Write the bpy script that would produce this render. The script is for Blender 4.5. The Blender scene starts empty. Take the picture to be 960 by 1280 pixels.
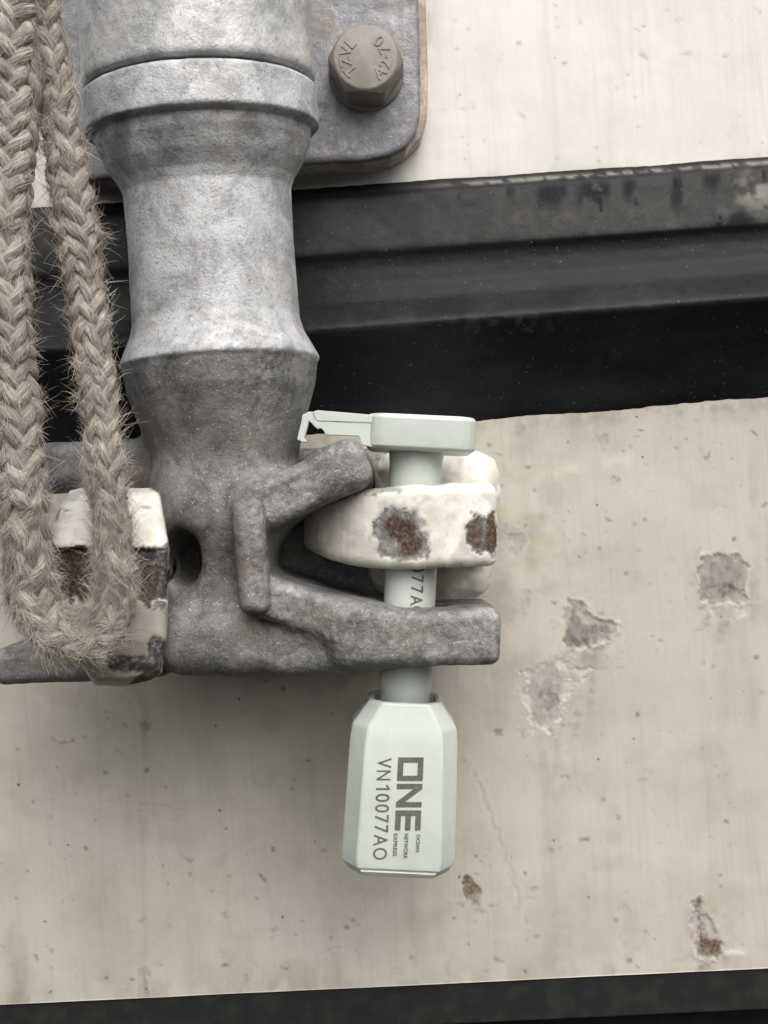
import bpy, bmesh, math, random
import numpy as np
from mathutils import Matrix, Vector

random.seed(7)
rng = np.random.default_rng(7)

# ------------------------------------------------------------------ frame
# Lengths are worked out in "u" (0.18 mm).  Frame: a = right, b = up, Y = into the wall,
# turned about Y by the camera's roll, so that the rod hangs along world Z.
S = 0.00018
D = 1400.0
ROLL = math.radians(4.0)
CR, SR = math.cos(ROLL), math.sin(ROLL)
Z0 = 1.0

def W(p):
    p = np.asarray(p, dtype=np.float64)
    a, b, y = p[..., 0], p[..., 1], p[..., 2]
    return np.stack([(a*CR + b*SR)*S, y*S, (-a*SR + b*CR)*S + Z0], axis=-1)

def A(px, py, Y=0.0):
    k = 1.0 + Y/D
    return np.array([(px-480)*k, (640-py)*k, Y])

scene = bpy.context.scene
col = scene.collection

# ------------------------------------------------------------------ camera
cam = bpy.data.cameras.new('camera')
cam.sensor_fit = 'VERTICAL'
cam.sensor_height = 24.0
cam.lens = 24.0*D/1280.0
cam.clip_start = 0.01
cam.clip_end = 100
camo = bpy.data.objects.new('camera', cam)
col.objects.link(camo)
camo.matrix_world = Matrix(((CR, SR, 0, 0), (0, 0, -1, -D*S), (-SR, CR, 0, Z0), (0, 0, 0, 1)))
scene.camera = camo

# ------------------------------------------------------------------ world, sun, exposure
SUN_EL, SUN_AZ = math.radians(47), math.radians(18)     # azimuth from the camera side (-Y) towards +X
wd = bpy.data.worlds.new('World'); scene.world = wd
wd.use_nodes = True
nt = wd.node_tree
bg = nt.nodes['Background']
sky = nt.nodes.new('ShaderNodeTexSky')
sky.sky_type = 'NISHITA'; sky.sun_disc = False
sky.sun_elevation = SUN_EL
sky.sun_rotation = math.pi - SUN_AZ
sky.dust_density = 6.0; sky.air_density = 1.0; sky.ozone_density = 1.0
hs = nt.nodes.new('ShaderNodeHueSaturation'); hs.inputs['Saturation'].default_value = 0.22
nt.links.new(sky.outputs[0], hs.inputs['Color'])
nt.links.new(hs.outputs[0], bg.inputs['Color'])
bg.inputs['Strength'].default_value = 0.115
sl = bpy.data.lights.new('sun', 'SUN'); sl.energy = 1.5; sl.angle = math.radians(60); sl.color = (1.0, 0.965, 0.91)
so = bpy.data.objects.new('sun', sl); col.objects.link(so)
sd = Vector((math.sin(SUN_AZ)*math.cos(SUN_EL), -math.cos(SUN_AZ)*math.cos(SUN_EL), math.sin(SUN_EL)))
so.rotation_euler = sd.to_track_quat('Z', 'Y').to_euler()
so.location = (0, -1, 2)
vs = scene.view_settings
vs.view_transform = 'Standard'; vs.look = 'None'; vs.gamma = 1; vs.use_curve_mapping = False
vs.exposure = 0.42

# ------------------------------------------------------------------ numpy noise
def _hash(ix, iy, iz):
    h = (ix.astype(np.uint32)*np.uint32(374761393) + iy.astype(np.uint32)*np.uint32(668265263)
         + iz.astype(np.uint32)*np.uint32(2147483647-1274126177))
    h = (h ^ (h >> np.uint32(13)))*np.uint32(1274126177)
    h = h ^ (h >> np.uint32(16))
    return (h & np.uint32(0xffffff)).astype(np.float64)/0xffffff

def vnoise(p):
    p = np.asarray(p, dtype=np.float64)
    i = np.floor(p).astype(np.int64); f = p - i
    f = f*f*f*(f*(f*6-15)+10)
    out = 0
    for dx in (0, 1):
        wx = f[:, 0] if dx else 1-f[:, 0]
        for dy in (0, 1):
            wy = f[:, 1] if dy else 1-f[:, 1]
            for dz in (0, 1):
                wz = f[:, 2] if dz else 1-f[:, 2]
                out = out + wx*wy*wz*_hash(i[:, 0]+dx+1000, i[:, 1]+dy+1000, i[:, 2]+dz+1000)
    return out*2-1

def fbm(p, wl, octaves=3, gain=0.5, seed=0.0):
    p = np.asarray(p, dtype=np.float64)/wl + seed*17.31
    o, amp = 0, 1.0
    for k in range(octaves):
        o = o + amp*vnoise(p); p = p*2.03 + 11.7; amp *= gain
    return o

def sstep(a, b, x):
    t = np.clip((x-a)/(b-a), 0, 1)
    return t*t*(3-2*t)

# ------------------------------------------------------------------ objects
def tag(o, label=None, cat=None, group=None, kind=None):
    if label: o['label'] = label
    if cat: o['category'] = cat
    if group: o['group'] = group
    if kind: o['kind'] = kind
    return o

ORI = {}
def thing(name, label, cat, origin):
    o = bpy.data.objects.new(name, None)
    o.empty_display_size = 0.01
    col.objects.link(o)
    w = W(origin); o.location = w; ORI[o.name] = np.array(w)
    return tag(o, label, cat)

def mesh_obj(name, verts, faces, material, parent=None, smooth=True, attrs=None, uv=None, origin=None, world=False):
    """verts in (a,b,Y) u"""
    v = np.asarray(verts) if world else W(verts)
    if parent is not None:
        org = ORI[parent.name]
    else:
        org = np.array(W(origin)) if origin is not None else np.zeros(3)
    v = v - org
    me = bpy.data.meshes.new(name)
    f = [list(map(int, q)) for q in faces]
    me.from_pydata(v.tolist(), [], f)
    if smooth:
        me.polygons.foreach_set('use_smooth', [True]*len(me.polygons))
    for k, arr in (attrs or {}).items():
        at = me.color_attributes.new(k, 'FLOAT_COLOR', 'POINT')
        arr = np.concatenate([arr, np.ones((len(arr), 4-arr.shape[1]))], axis=1)
        at.data.foreach_set('color', arr.astype(np.float32).ravel())
    if uv is not None:
        l = me.uv_layers.new(name='UVMap')
        vi = np.empty(len(me.loops), dtype=np.int32); me.loops.foreach_get('vertex_index', vi)
        l.data.foreach_set('uv', uv[vi].astype(np.float32).ravel())
    ms = material if isinstance(material, (list, tuple)) else [material]
    for m in ms: me.materials.append(m)
    o = bpy.data.objects.new(name, me)
    col.objects.link(o)
    if parent is not None:
        o.parent = parent
        ORI[o.name] = org
    else:
        o.location = org; ORI[o.name] = org
    me.update()
    return o

def fix_normals(o):
    bm = bmesh.new(); bm.from_mesh(o.data)
    bmesh.ops.recalc_face_normals(bm, faces=bm.faces)
    bm.to_mesh(o.data); bm.free()

def bevel(o, w, seg=3, ang=30):
    m = o.modifiers.new('bevel', 'BEVEL'); m.width = w*S; m.segments = seg
    m.limit_method = 'ANGLE'; m.angle_limit = math.radians(ang); m.harden_normals = True
    o.data.polygons.foreach_set('use_smooth', [True]*len(o.data.polygons))

# ------------------------------------------------------------------ materials
class M:
    def __init__(s, name, rough=0.5, metal=0.0, spec=0.5):
        s.m = bpy.data.materials.new(name); s.m.use_nodes = True
        s.t = s.m.node_tree; s.b = s.t.nodes['Principled BSDF']
        s.b.inputs['Roughness'].default_value = rough
        s.b.inputs['Metallic'].default_value = metal
        s.b.inputs['Specular IOR Level'].default_value = spec
        tc = s.n('ShaderNodeTexCoord')
        mp = s.n('ShaderNodeVectorMath'); mp.operation = 'SCALE'; mp.inputs['Scale'].default_value = 1.0/S
        s.l(tc.outputs['Object'], mp.inputs[0]); s.co = mp.outputs[0]; s.uv = tc.outputs['UV']
        s._h = None
    def n(s, t): return s.t.nodes.new(t)
    def l(s, a, b): s.t.links.new(a, b)
    def noise(s, wl, det=3, rough=0.55, dist=0.0, stretch=None, co=None):
        n = s.n('ShaderNodeTexNoise'); n.inputs['Scale'].default_value = 1.0/wl
        n.inputs['Detail'].default_value = det; n.inputs['Roughness'].default_value = rough
        n.inputs['Distortion'].default_value = dist
        c = co or s.co
        if stretch:
            m = s.n('ShaderNodeVectorMath'); m.operation = 'MULTIPLY'; m.inputs[1].default_value = stretch
            s.l(c, m.inputs[0]); c = m.outputs[0]
        s.l(c, n.inputs['Vector']); return n.outputs['Fac']
    def voro(s, wl, feature='F1', rand=1.0, co=None):
        n = s.n('ShaderNodeTexVoronoi'); n.inputs['Scale'].default_value = 1.0/wl; n.feature = feature
        n.inputs['Randomness'].default_value = rand
        s.l(co or s.co, n.inputs['Vector']); return n.outputs
    def ramp(s, fac, lo, hi, a=0.0, b=1.0):
        n = s.n('ShaderNodeMapRange'); n.interpolation_type = 'SMOOTHSTEP'
        n.inputs['From Min'].default_value = lo; n.inputs['From Max'].default_value = hi
        n.inputs['To Min'].default_value = a; n.inputs['To Max'].default_value = b
        s.l(fac, n.inputs['Value']); return n.outputs[0]
    def math(s, op, a, b):
        n = s.n('ShaderNodeMath'); n.operation = op
        for i, x in enumerate((a, b)):
            if isinstance(x, (int, float)): n.inputs[i].default_value = x
            else: s.l(x, n.inputs[i])
        return n.outputs[0]
    def mix(s, fac, a, b):
        n = s.n('ShaderNodeMix'); n.data_type = 'RGBA'
        if isinstance(fac, (int, float)): n.inputs[0].default_value = fac
        else: s.l(fac, n.inputs[0])
        for i, x in ((6, a), (7, b)):
            if isinstance(x, tuple): n.inputs[i].default_value = (*x, 1)
            else: s.l(x, n.inputs[i])
        return n.outputs[2]
    def attr(s, name='wear'):
        n = s.n('ShaderNodeAttribute'); n.attribute_name = name
        sp = s.n('ShaderNodeSeparateColor'); s.l(n.outputs['Color'], sp.inputs[0])
        return sp.outputs
    def bump(s, h, dist, strength=1.0):
        n = s.n('ShaderNodeBump'); n.inputs['Distance'].default_value = dist*S; n.inputs['Strength'].default_value = strength
        s.l(h, n.inputs['Height'])
        if s._h is not None: s.l(s._h, n.inputs['Normal'])
        s._h = n.outputs[0]
        s.l(s._h, s.b.inputs['Normal'])
    def out(s, c=None, rough=None, metal=None):
        if c is not None:
            if isinstance(c, tuple): s.b.inputs['Base Color'].default_value = (*c, 1)
            else: s.l(c, s.b.inputs['Base Color'])
        if rough is not None: s.l(rough, s.b.inputs['Roughness'])
        if metal is not None: s.l(metal, s.b.inputs['Metallic'])
        return s.m

def mat_wall(name, base, dirty, speck=0.5):
    m = M(name, 0.55, 0, 0.35)
    c = m.mix(m.ramp(m.noise(150, 4, 0.6), 0.35, 0.7), base, dirty)
    for wl, k_, amt in ((30, 0.06, 0.32), (7, 0.035, 0.26)):                  # faint vertical rain streaks
        st = m.noise(wl, 4, 0.6, 0.3, stretch=(1, 1, k_))
        c = m.mix(m.math('MULTIPLY', m.ramp(st, 0.48, 0.78), amt), c, tuple(x*0.76 for x in dirty))
    c = m.mix(m.math('MULTIPLY', m.ramp(m.noise(9, 4, 0.7), 0.55, 0.75), 0.2), c, tuple(min(1, x*1.12) for x in base))
    sa = m.attr('stain')
    c = m.mix(sa[0], c, (dirty[0]*0.50, dirty[1]*0.46, dirty[2]*0.42))
    c = m.mix(sa[1], c, tuple(min(1, x*1.2) for x in base))
    c = m.mix(m.math('MULTIPLY', m.ramp(m.noise(5, 3, 0.7), 0.55, 0.85), 0.28), c, tuple(x*0.72 for x in dirty))
    # scattered grit
    wv = m.n('ShaderNodeVectorMath'); wv.operation = 'ADD'
    nz = m.n('ShaderNodeTexNoise'); nz.inputs['Scale'].default_value = 1/7; m.l(m.co, nz.inputs['Vector'])
    sc = m.n('ShaderNodeVectorMath'); sc.operation = 'SCALE'; sc.inputs['Scale'].default_value = 6; m.l(nz.outputs['Color'], sc.inputs[0])
    m.l(m.co, wv.inputs[0]); m.l(sc.outputs[0], wv.inputs[1])
    for wl, r, th, k in ((34, 0.075, 0.55, 0.75), (16, 0.085, 0.62, 0.45), (80, 0.045, 0.6, 0.9)):
        v = m.voro(wl, co=wv.outputs[0])
        d = m.ramp(v['Distance'], r*0.5, r, 1, 0)
        sp = m.n('ShaderNodeSeparateColor'); m.l(v['Color'], sp.inputs[0])
        on = m.math('MULTIPLY', m.ramp(sp.outputs[0], th, th+0.02), k*speck*1.3)
        c = m.mix(m.math('MULTIPLY', d, on), c, (0.09, 0.075, 0.06))
    a = m.attr()
    c = m.mix(a[2], c, (0.60, 0.585, 0.54))
    c = m.mix(a[0], c, m.mix(m.ramp(m.noise(9, 4, 0.65, stretch=(1, 1, 0.4)), 0.3, 0.7), (0.135, 0.125, 0.115), (0.27, 0.25, 0.228)))
    c = m.mix(a[1], c, m.mix(m.ramp(m.noise(5, 4, 0.7), 0.4, 0.65), (0.075, 0.045, 0.03), (0.25, 0.17, 0.115)))
    m.bump(m.noise(3.5, 3, 0.6), 0.35, 0.5)
    m.bump(m.noise(40, 3, 0.5), 2.0, 0.35)
    return m.out(c)

def mat_galv(name, lo, hi, tint, brown=0.2, metal=0.25, rough=0.55, grain=1.0, sparkle=0.25, second=None, edge=None):
    m = M(name, rough, metal, 0.5)
    if second or edge: at = m.attr()
    if second:
        w = at[0]
        lo_n, hi_n, tint_n = (m.mix(w, a_, b_) for a_, b_ in zip((lo, hi, tint), second))
        bw = m.ramp(w, 0, 1, brown, 0.75)
    else: lo_n, hi_n, tint_n, bw = lo, hi, tint, brown
    c = m.mix(m.ramp(m.noise(48, 6, 0.68, 0.5), 0.33, 0.67), lo_n, hi_n)
    c = m.mix(m.math('MULTIPLY', m.ramp(m.noise(9, 4, 0.7), 0.45, 0.75), 0.5), c, hi_n if second else tuple(min(1, x*1.3) for x in hi))
    c = m.mix(m.math('MULTIPLY', m.ramp(m.noise(5, 3, 0.7), 0.52, 0.75), 0.55), c, tuple(x*0.4 for x in (second[0] if second else lo)))
    c = m.mix(m.math('MULTIPLY', m.ramp(m.noise(85, 4, 0.6, 0.6), 0.5, 0.72), bw), c, tint_n)
    st = m.noise(16, 3, 0.6, 0.5, stretch=(1, 1, 0.15))
    c = m.mix(m.math('MULTIPLY', m.ramp(st, 0.56, 0.75), 0.3), c, hi_n if second else tuple(min(1, x*1.25) for x in hi))
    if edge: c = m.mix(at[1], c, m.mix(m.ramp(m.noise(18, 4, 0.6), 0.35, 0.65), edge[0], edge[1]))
    if sparkle:
        c = m.mix(m.math('MULTIPLY', m.ramp(m.noise(2.6, 2, 0.5), 0.62, 0.74), sparkle), c, (0.75, 0.75, 0.76))
    r = m.ramp(m.noise(12, 3), 0.3, 0.7, rough-0.14, rough+0.16)
    m.bump(m.noise(3.2, 3, 0.65), 0.9*grain, 0.8)
    m.bump(m.noise(11, 3, 0.6), 1.4*grain, 0.4)
    return m.out(c, r)

MAT_UP = mat_wall('door_paint', (0.69, 0.668, 0.63), (0.635, 0.605, 0.555), 0.32)
MAT_LOW = mat_wall('sill_paint', (0.505, 0.472, 0.41), (0.44, 0.408, 0.345), 0.8)
MAT_ROD = mat_galv('galvanised_steel', (0.27, 0.27, 0.275), (0.47, 0.475, 0.485), (0.33, 0.29, 0.235), 0.4)
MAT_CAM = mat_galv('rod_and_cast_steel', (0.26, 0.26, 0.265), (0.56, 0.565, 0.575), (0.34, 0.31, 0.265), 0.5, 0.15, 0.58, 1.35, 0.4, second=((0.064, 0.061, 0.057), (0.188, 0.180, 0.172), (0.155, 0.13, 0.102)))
MAT_HOUS = mat_galv('housing_zinc', (0.30, 0.30, 0.30), (0.46, 0.46, 0.46), (0.36, 0.32, 0.27), 0.4)
MAT_FLANGE = mat_galv('bracket_zinc', (0.30, 0.30, 0.30), (0.54, 0.54, 0.54), (0.38, 0.345, 0.295), 0.45, 0.2, 0.52, 1.0, 0.3, second=((0.15, 0.15, 0.16), (0.275, 0.275, 0.29), (0.22, 0.19, 0.16)), edge=((0.40, 0.32, 0.27), (0.68, 0.59, 0.53)))  # edge: rusty brown, lightened to stand in for light bounced from below
MAT_PAD = mat_galv('rust_stained_edge', (0.33, 0.265, 0.22), (0.55, 0.465, 0.41), (0.2, 0.13, 0.09), 0.4, 0.0, 0.5, 0.6, 0.1)

def mat_bolt():
    m = M('painted_bolt', 0.42, 0, 0.5)
    c = m.mix(m.ramp(m.noise(30, 4, 0.6), 0.35, 0.7), (0.20, 0.18, 0.156), (0.285, 0.258, 0.226))
    c = m.mix(m.math('MULTIPLY', m.ramp(m.noise(6, 4, 0.6), 0.55, 0.75), 0.4), c, (0.13, 0.11, 0.09))
    m.bump(m.noise(5, 3), 0.5, 0.4)
    return m.out(c)
MAT_BOLT = mat_bolt()

def mat_white():
    m = M('chipped_white_paint', 0.42, 0, 0.5)
    c = m.mix(m.ramp(m.noise(45, 4, 0.6, 0.4), 0.35, 0.7), (0.80, 0.78, 0.72), (0.64, 0.60, 0.52))
    c = m.mix(m.math('MULTIPLY', m.ramp(m.noise(8, 5, 0.75), 0.52, 0.74), 0.5), c, (0.46, 0.40, 0.31))
    c = m.mix(m.math('MULTIPLY', m.ramp(m.noise(3, 3, 0.7), 0.66, 0.74), 0.6), c, (0.16, 0.13, 0.10))
    a = m.attr()
    rust = m.mix(m.ramp(m.noise(4.5, 4, 0.75), 0.38, 0.66), (0.03, 0.021, 0.017), (0.15, 0.092, 0.055))
    grey = m.mix(m.ramp(m.noise(7, 4, 0.7), 0.45, 0.72), (0.045, 0.044, 0.044), (0.27, 0.272, 0.275))
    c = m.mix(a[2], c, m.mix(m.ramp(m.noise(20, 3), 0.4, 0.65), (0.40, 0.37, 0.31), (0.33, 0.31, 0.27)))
    c = m.mix(a[0], c, grey)
    c = m.mix(a[1], c, rust)
    w = m.math('MAXIMUM', a[0], a[1])
    hb = m.math('MULTIPLY', m.noise(3.0, 3, 0.7), m.ramp(w, 0, 1, 0.25, 1.2))
    m.bump(hb, 1.3, 0.8)
    m.bump(m.noise(20, 4, 0.6), 1.8, 0.4)
    return m.out(c, m.ramp(w, 0, 1, 0.38, 0.75))
MAT_WHITE = mat_white()

def mat_gasket():
    m = M('black_rubber', 0.5, 0, 0.14)
    c = m.mix(m.ramp(m.noise(70, 4, 0.6, stretch=(0.35, 1, 1)), 0.4, 0.7), (0.008, 0.008, 0.0085), (0.015, 0.015, 0.0155))
    a = m.attr()
    dust = m.math('MULTIPLY', a[0], m.ramp(m.noise(18, 5, 0.7, 0.5), 0.25, 0.75, 0.35, 1.0))
    c = m.mix(dust, c, (0.075, 0.073, 0.07))
    c = m.mix(a[1], c, (0.010, 0.010, 0.011))
    c = m.mix(m.math('MULTIPLY', m.ramp(m.noise(3.4, 2), 0.70, 0.76), 0.6), c, (0.25, 0.24, 0.23))
    c = m.mix(a[2], c, (0.42, 0.40, 0.36))
    m.bump(m.noise(6, 4, 0.6), 0.7, 0.5)
    r = m.ramp(dust, 0, 1, 0.45, 0.7)
    return m.out(c, r)
MAT_RUB = mat_gasket()

def mat_plastic():
    m = M('pale_green_plastic', 0.33, 0, 0.5)
    c = m.mix(m.ramp(m.noise(60, 3), 0.35, 0.7), (0.55, 0.59, 0.55), (0.51, 0.55, 0.51))
    c = m.mix(m.math('MULTIPLY', m.ramp(m.noise(9, 4, 0.7), 0.62, 0.8), 0.25), c, (0.42, 0.42, 0.37))
    c = m.mix(m.math('MULTIPLY', m.ramp(m.noise(2.2, 2, 0.5), 0.74, 0.78), 0.5), c, (0.2, 0.19, 0.17))
    c = m.mix(m.math('MULTIPLY', m.ramp(m.noise(34, 5, 0.7, 0.8), 0.52, 0.72), 0.22), c, (0.40, 0.39, 0.33))
    c = m.mix(m.math('MULTIPLY', m.ramp(m.noise(5, 3, 0.6, stretch=(1, 1, 0.12)), 0.66, 0.74), 0.25), c, (0.72, 0.75, 0.72))
    m.b.inputs['Subsurface Weight'].default_value = 0.25
    m.b.inputs['Subsurface Radius'].default_value = (0.002, 0.002, 0.002)
    m.b.inputs['Subsurface Scale'].default_value = 0.4
    m.bump(m.noise(30, 2), 0.8, 0.3)
    return m.out(c)
MAT_SEAL = mat_plastic()
mm = M('laser_print', 0.6, 0, 0.2)
MAT_PRINT = mm.out(mm.mix(mm.ramp(mm.noise(4, 3, 0.7), 0.35, 0.7), (0.105, 0.10, 0.092), (0.16, 0.152, 0.14)))
mm = M('dark_void_paint', 0.7, 0, 0.3)
MAT_DARK = mm.out(mm.mix(mm.ramp(mm.noise(30, 4), 0.4, 0.7), (0.011, 0.0105, 0.0095), (0.021, 0.02, 0.018)))
mm = M('underframe_black', 0.8, 0, 0.2)
MAT_BLACK = mm.out(mm.mix(mm.ramp(mm.noise(30, 4), 0.4, 0.7), (0.006, 0.006, 0.006), (0.011, 0.011, 0.011)))

def mat_rope():
    m = M('jute_rope', 0.85, 0, 0.15)
    sep = m.n('ShaderNodeSeparateXYZ'); m.l(m.uv, sep.inputs[0])
    # yarn fibres run at a slant round the strand: uv.x along (u), uv.y around (0..1, turns kept in v)
    cmb = m.n('ShaderNodeCombineXYZ')
    m.l(m.math('MULTIPLY', sep.outputs[0], 0.05), cmb.inputs[0])
    m.l(m.math('ADD', m.math('MULTIPLY', sep.outputs[1], 22.0), m.math('MULTIPLY', sep.outputs[0], 0.16)), cmb.inputs[1])
    fib = m.noise(1.0, 3, 0.65, co=cmb.outputs[0])
    c = m.mix(m.ramp(fib, 0.3, 0.7), (0.20, 0.175, 0.15), (0.53, 0.48, 0.425))
    c = m.mix(m.math('MULTIPLY', m.ramp(m.noise(34, 4, 0.65), 0.42, 0.7), 0.65), c, (0.17, 0.145, 0.122))
    c = m.mix(m.math('MULTIPLY', m.ramp(m.noise(14, 3, 0.6), 0.55, 0.75), 0.45), c, (0.56, 0.50, 0.43))
    m.bump(fib, 2.2, 0.9)
    m.bump(m.noise(4, 3), 1.2, 0.5)
    return m.out(c)
MAT_ROPE = mat_rope()
mm = M('jute_fibre', 0.7, 0, 0.2)
MAT_FIB = mm.out(mm.mix(mm.ramp(mm.noise(25, 3), 0.35, 0.65), (0.33, 0.285, 0.24), (0.58, 0.52, 0.45)))

# ------------------------------------------------------------------ implicit solids -> mesh
class Field:
    def __init__(s, lo, hi, h):
        s.lo = np.array(lo, float); s.h = h
        s.n = np.ceil((np.array(hi)-s.lo)/h).astype(int)+1
        s.F = np.full(s.n, 200.0, dtype=np.float32)
    def _box(s, lo, hi, pad):
        i0 = np.clip(np.floor((np.array(lo)-pad-s.lo)/s.h).astype(int), 0, s.n-1)
        i1 = np.clip(np.ceil((np.array(hi)+pad-s.lo)/s.h).astype(int)+1, 1, s.n)
        sl = tuple(slice(a, b) for a, b in zip(i0, i1))
        ax = [(s.lo[k]+s.h*np.arange(i0[k], i1[k])).astype(np.float32) for k in range(3)]
        return sl, ax[0][:, None, None], ax[1][None, :, None], ax[2][None, None, :]
    def add(s, fn, lo, hi, k=0.0, sub=False):
        sl, X, Z, Y = s._box(lo, hi, k+3*s.h)
        d = np.broadcast_to(fn(X, Z, Y), s.F[sl].shape).astype(np.float32)
        f = s.F[sl]
        if sub: d = -d; f = -f; d = -d; f2 = f; a, b = f2, d
        else: a, b = f, d
        if sub: a = -s.F[sl]; b = d                      # max(F,-d) = -min(-F,d)
        r = np.minimum(a, b)
        if k > 0:
            hh = np.maximum(k-np.abs(a-b), 0)/k
            r = r-hh*hh*k*0.25
        s.F[sl] = -r if sub else r
    def mesh(s):
        F = s.F; S_ = F < 0
        c = np.zeros(np.array(F.shape)-1, dtype=np.uint8)
        for dx in (0, 1):
            for dy in (0, 1):
                for dz in (0, 1):
                    c += S_[dx:F.shape[0]-1+dx, dy:F.shape[1]-1+dy, dz:F.shape[2]-1+dz]
        mask = (c > 0) & (c < 8)
        idx = np.argwhere(mask)
        vid = np.full(mask.shape, -1, dtype=np.int64); vid[mask] = np.arange(len(idx))
        acc = np.zeros((len(idx), 3)); cnt = np.zeros(len(idx))
        offs = [(x, y, z) for x in (0, 1) for y in (0, 1) for z in (0, 1)]
        val = {o: F[idx[:, 0]+o[0], idx[:, 1]+o[1], idx[:, 2]+o[2]] for o in offs}
        for o in offs:
            for ax in range(3):
                if o[ax]: continue
                o2 = list(o); o2[ax] = 1; o2 = tuple(o2)
                v0, v1 = val[o], val[o2]
                m = (v0 < 0) != (v1 < 0)
                t = np.where(m, v0/np.where(m, v0-v1, 1), 0)
                p = np.array(o, float)[None, :].repeat(len(idx), 0); p[:, ax] += t
                acc += p*m[:, None]; cnt += m
        V = s.lo+s.h*(idx+acc/np.maximum(cnt, 1)[:, None])
        Q = []
        for ax in range(3):
            u, v = [(1, 2), (2, 0), (0, 1)][ax]
            n = np.array(F.shape)
            sl0 = [slice(1, None)]*3; sl1 = [slice(1, None)]*3
            e0 = [None]*3; e1 = [None]*3
            e0[ax] = slice(0, n[ax]-1); e1[ax] = slice(1, n[ax])
            for k in (u, v):
                e0[k] = slice(1, n[k]-1); e1[k] = slice(1, n[k]-1)
            a, b = S_[tuple(e0)], S_[tuple(e1)]
            ch = np.argwhere(a != b)
            inside = a[tuple(ch.T)]
            base = ch.copy(); base[:, u] += 1; base[:, v] += 1
            def cell(du, dv):
                q = base.copy(); q[:, u] += du; q[:, v] += dv
                return vid[q[:, 0], q[:, 1], q[:, 2]]
            q = np.stack([cell(-1, -1), cell(0, -1), cell(0, 0), cell(-1, 0)], axis=1)
            q[inside] = q[inside][:, ::-1]
            Q.append(q)
        Q = np.concatenate(Q)
        # axes (a,b,Y) are left-handed seen in world, (inside at low side) orientation settled by volume sign
        p0, p1, p2, p3 = (W(V[Q[:, i]]) for i in range(4))
        vol = np.einsum('ij,ij->i', p0-W(V[:1]), np.cross(p1-p0, p2-p0)).sum()
        if vol < 0: Q = Q[:, ::-1]
        return V, Q

def normals(V, Q):
    n = np.zeros_like(V)
    p = V[Q]
    fn = np.cross(p[:, 2]-p[:, 0], p[:, 3]-p[:, 1])
    for i in range(4):
        np.add.at(n, Q[:, i], fn)
    n /= np.linalg.norm(n, axis=1, keepdims=True)+1e-9
    return -n                                            # left-handed frame -> outward

def convexity(V, Q, N, it=3):
    cen = V[Q].mean(1); acc = np.zeros_like(V); cnt = np.zeros(len(V))
    for i in range(4):
        np.add.at(acc, Q[:, i], cen); np.add.at(cnt, Q[:, i], 1)
    cv = -np.sum((acc/np.maximum(cnt, 1)[:, None]-V)*N, axis=1)
    for _ in range(it):
        fc_ = cv[Q].mean(1); a2 = np.zeros(len(V))
        for i in range(4): np.add.at(a2, Q[:, i], fc_)
        cv = a2/np.maximum(cnt, 1)
    return cv                                            # > 0 on outer edges, < 0 in inner corners

def rbox(c, half, r, ang=0.0):
    ca, sa = math.cos(math.radians(ang)), math.sin(math.radians(ang))
    def fn(X, Z, Y):
        dx, dz = X-c[0], Z-c[1]
        x = np.abs(dx*ca+dz*sa)-half[0]+r
        z = np.abs(-dx*sa+dz*ca)-half[1]+r
        y = np.abs(Y-c[2])-half[2]+r
        x, z, y = np.broadcast_arrays(x, z, y)
        o = np.sqrt(np.maximum(x, 0)**2+np.maximum(z, 0)**2+np.maximum(y, 0)**2)
        return o+np.minimum(np.maximum(np.maximum(x, z), y), 0)-r
    R = math.hypot(half[0], half[1]) if ang else None
    h0, h1 = (half[0]*abs(ca)+half[1]*abs(sa), half[0]*abs(sa)+half[1]*abs(ca))
    lo = (c[0]-h0, c[1]-h1, c[2]-half[2]); hi = (c[0]+h0, c[1]+h1, c[2]+half[2])
    return fn, lo, hi

def ellipsoid(c, r):
    def fn(X, Z, Y):
        k = np.sqrt(((X-c[0])/r[0])**2+((Z-c[1])/r[1])**2+((Y-c[2])/r[2])**2)
        return (k-1)*min(r)
    return fn, tuple(np.array(c)-r), tuple(np.array(c)+r)

def poly2d(P, Qv, pts):
    d = np.full(np.broadcast(P, Qv).shape, 1e12, dtype=np.float32)
    s = np.ones(d.shape, dtype=np.float32)
    n = len(pts)
    for i in range(n):
        ax, ay = pts[i]; bx, by = pts[i-1]
        ex, ey = bx-ax, by-ay
        wx, wy = P-ax, Qv-ay
        t = np.clip((wx*ex+wy*ey)/(ex*ex+ey*ey), 0, 1)
        d = np.minimum(d, (wx-ex*t)**2+(wy-ey*t)**2)
        c1 = Qv >= ay; c2 = Qv < by; c3 = ex*wy > ey*wx
        flip = (c1 & c2 & c3) | (~c1 & ~c2 & ~c3)
        s = np.where(flip, -s, s)
    return s*np.sqrt(d)

# ------------------------------------------------------------------ rod axis
YR = 30.0
def axis_pt(py, Y=YR):
    return A(243+py*0.0719, py, Y)
AX0 = axis_pt(0.0)
ADIR = np.array([SR, -CR])                               # down the rod, exactly along world -Z
KR = 1+YR/D
def t_of(py): return py*KR/CR                            # distance along the rod for a side-silhouette height

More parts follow.
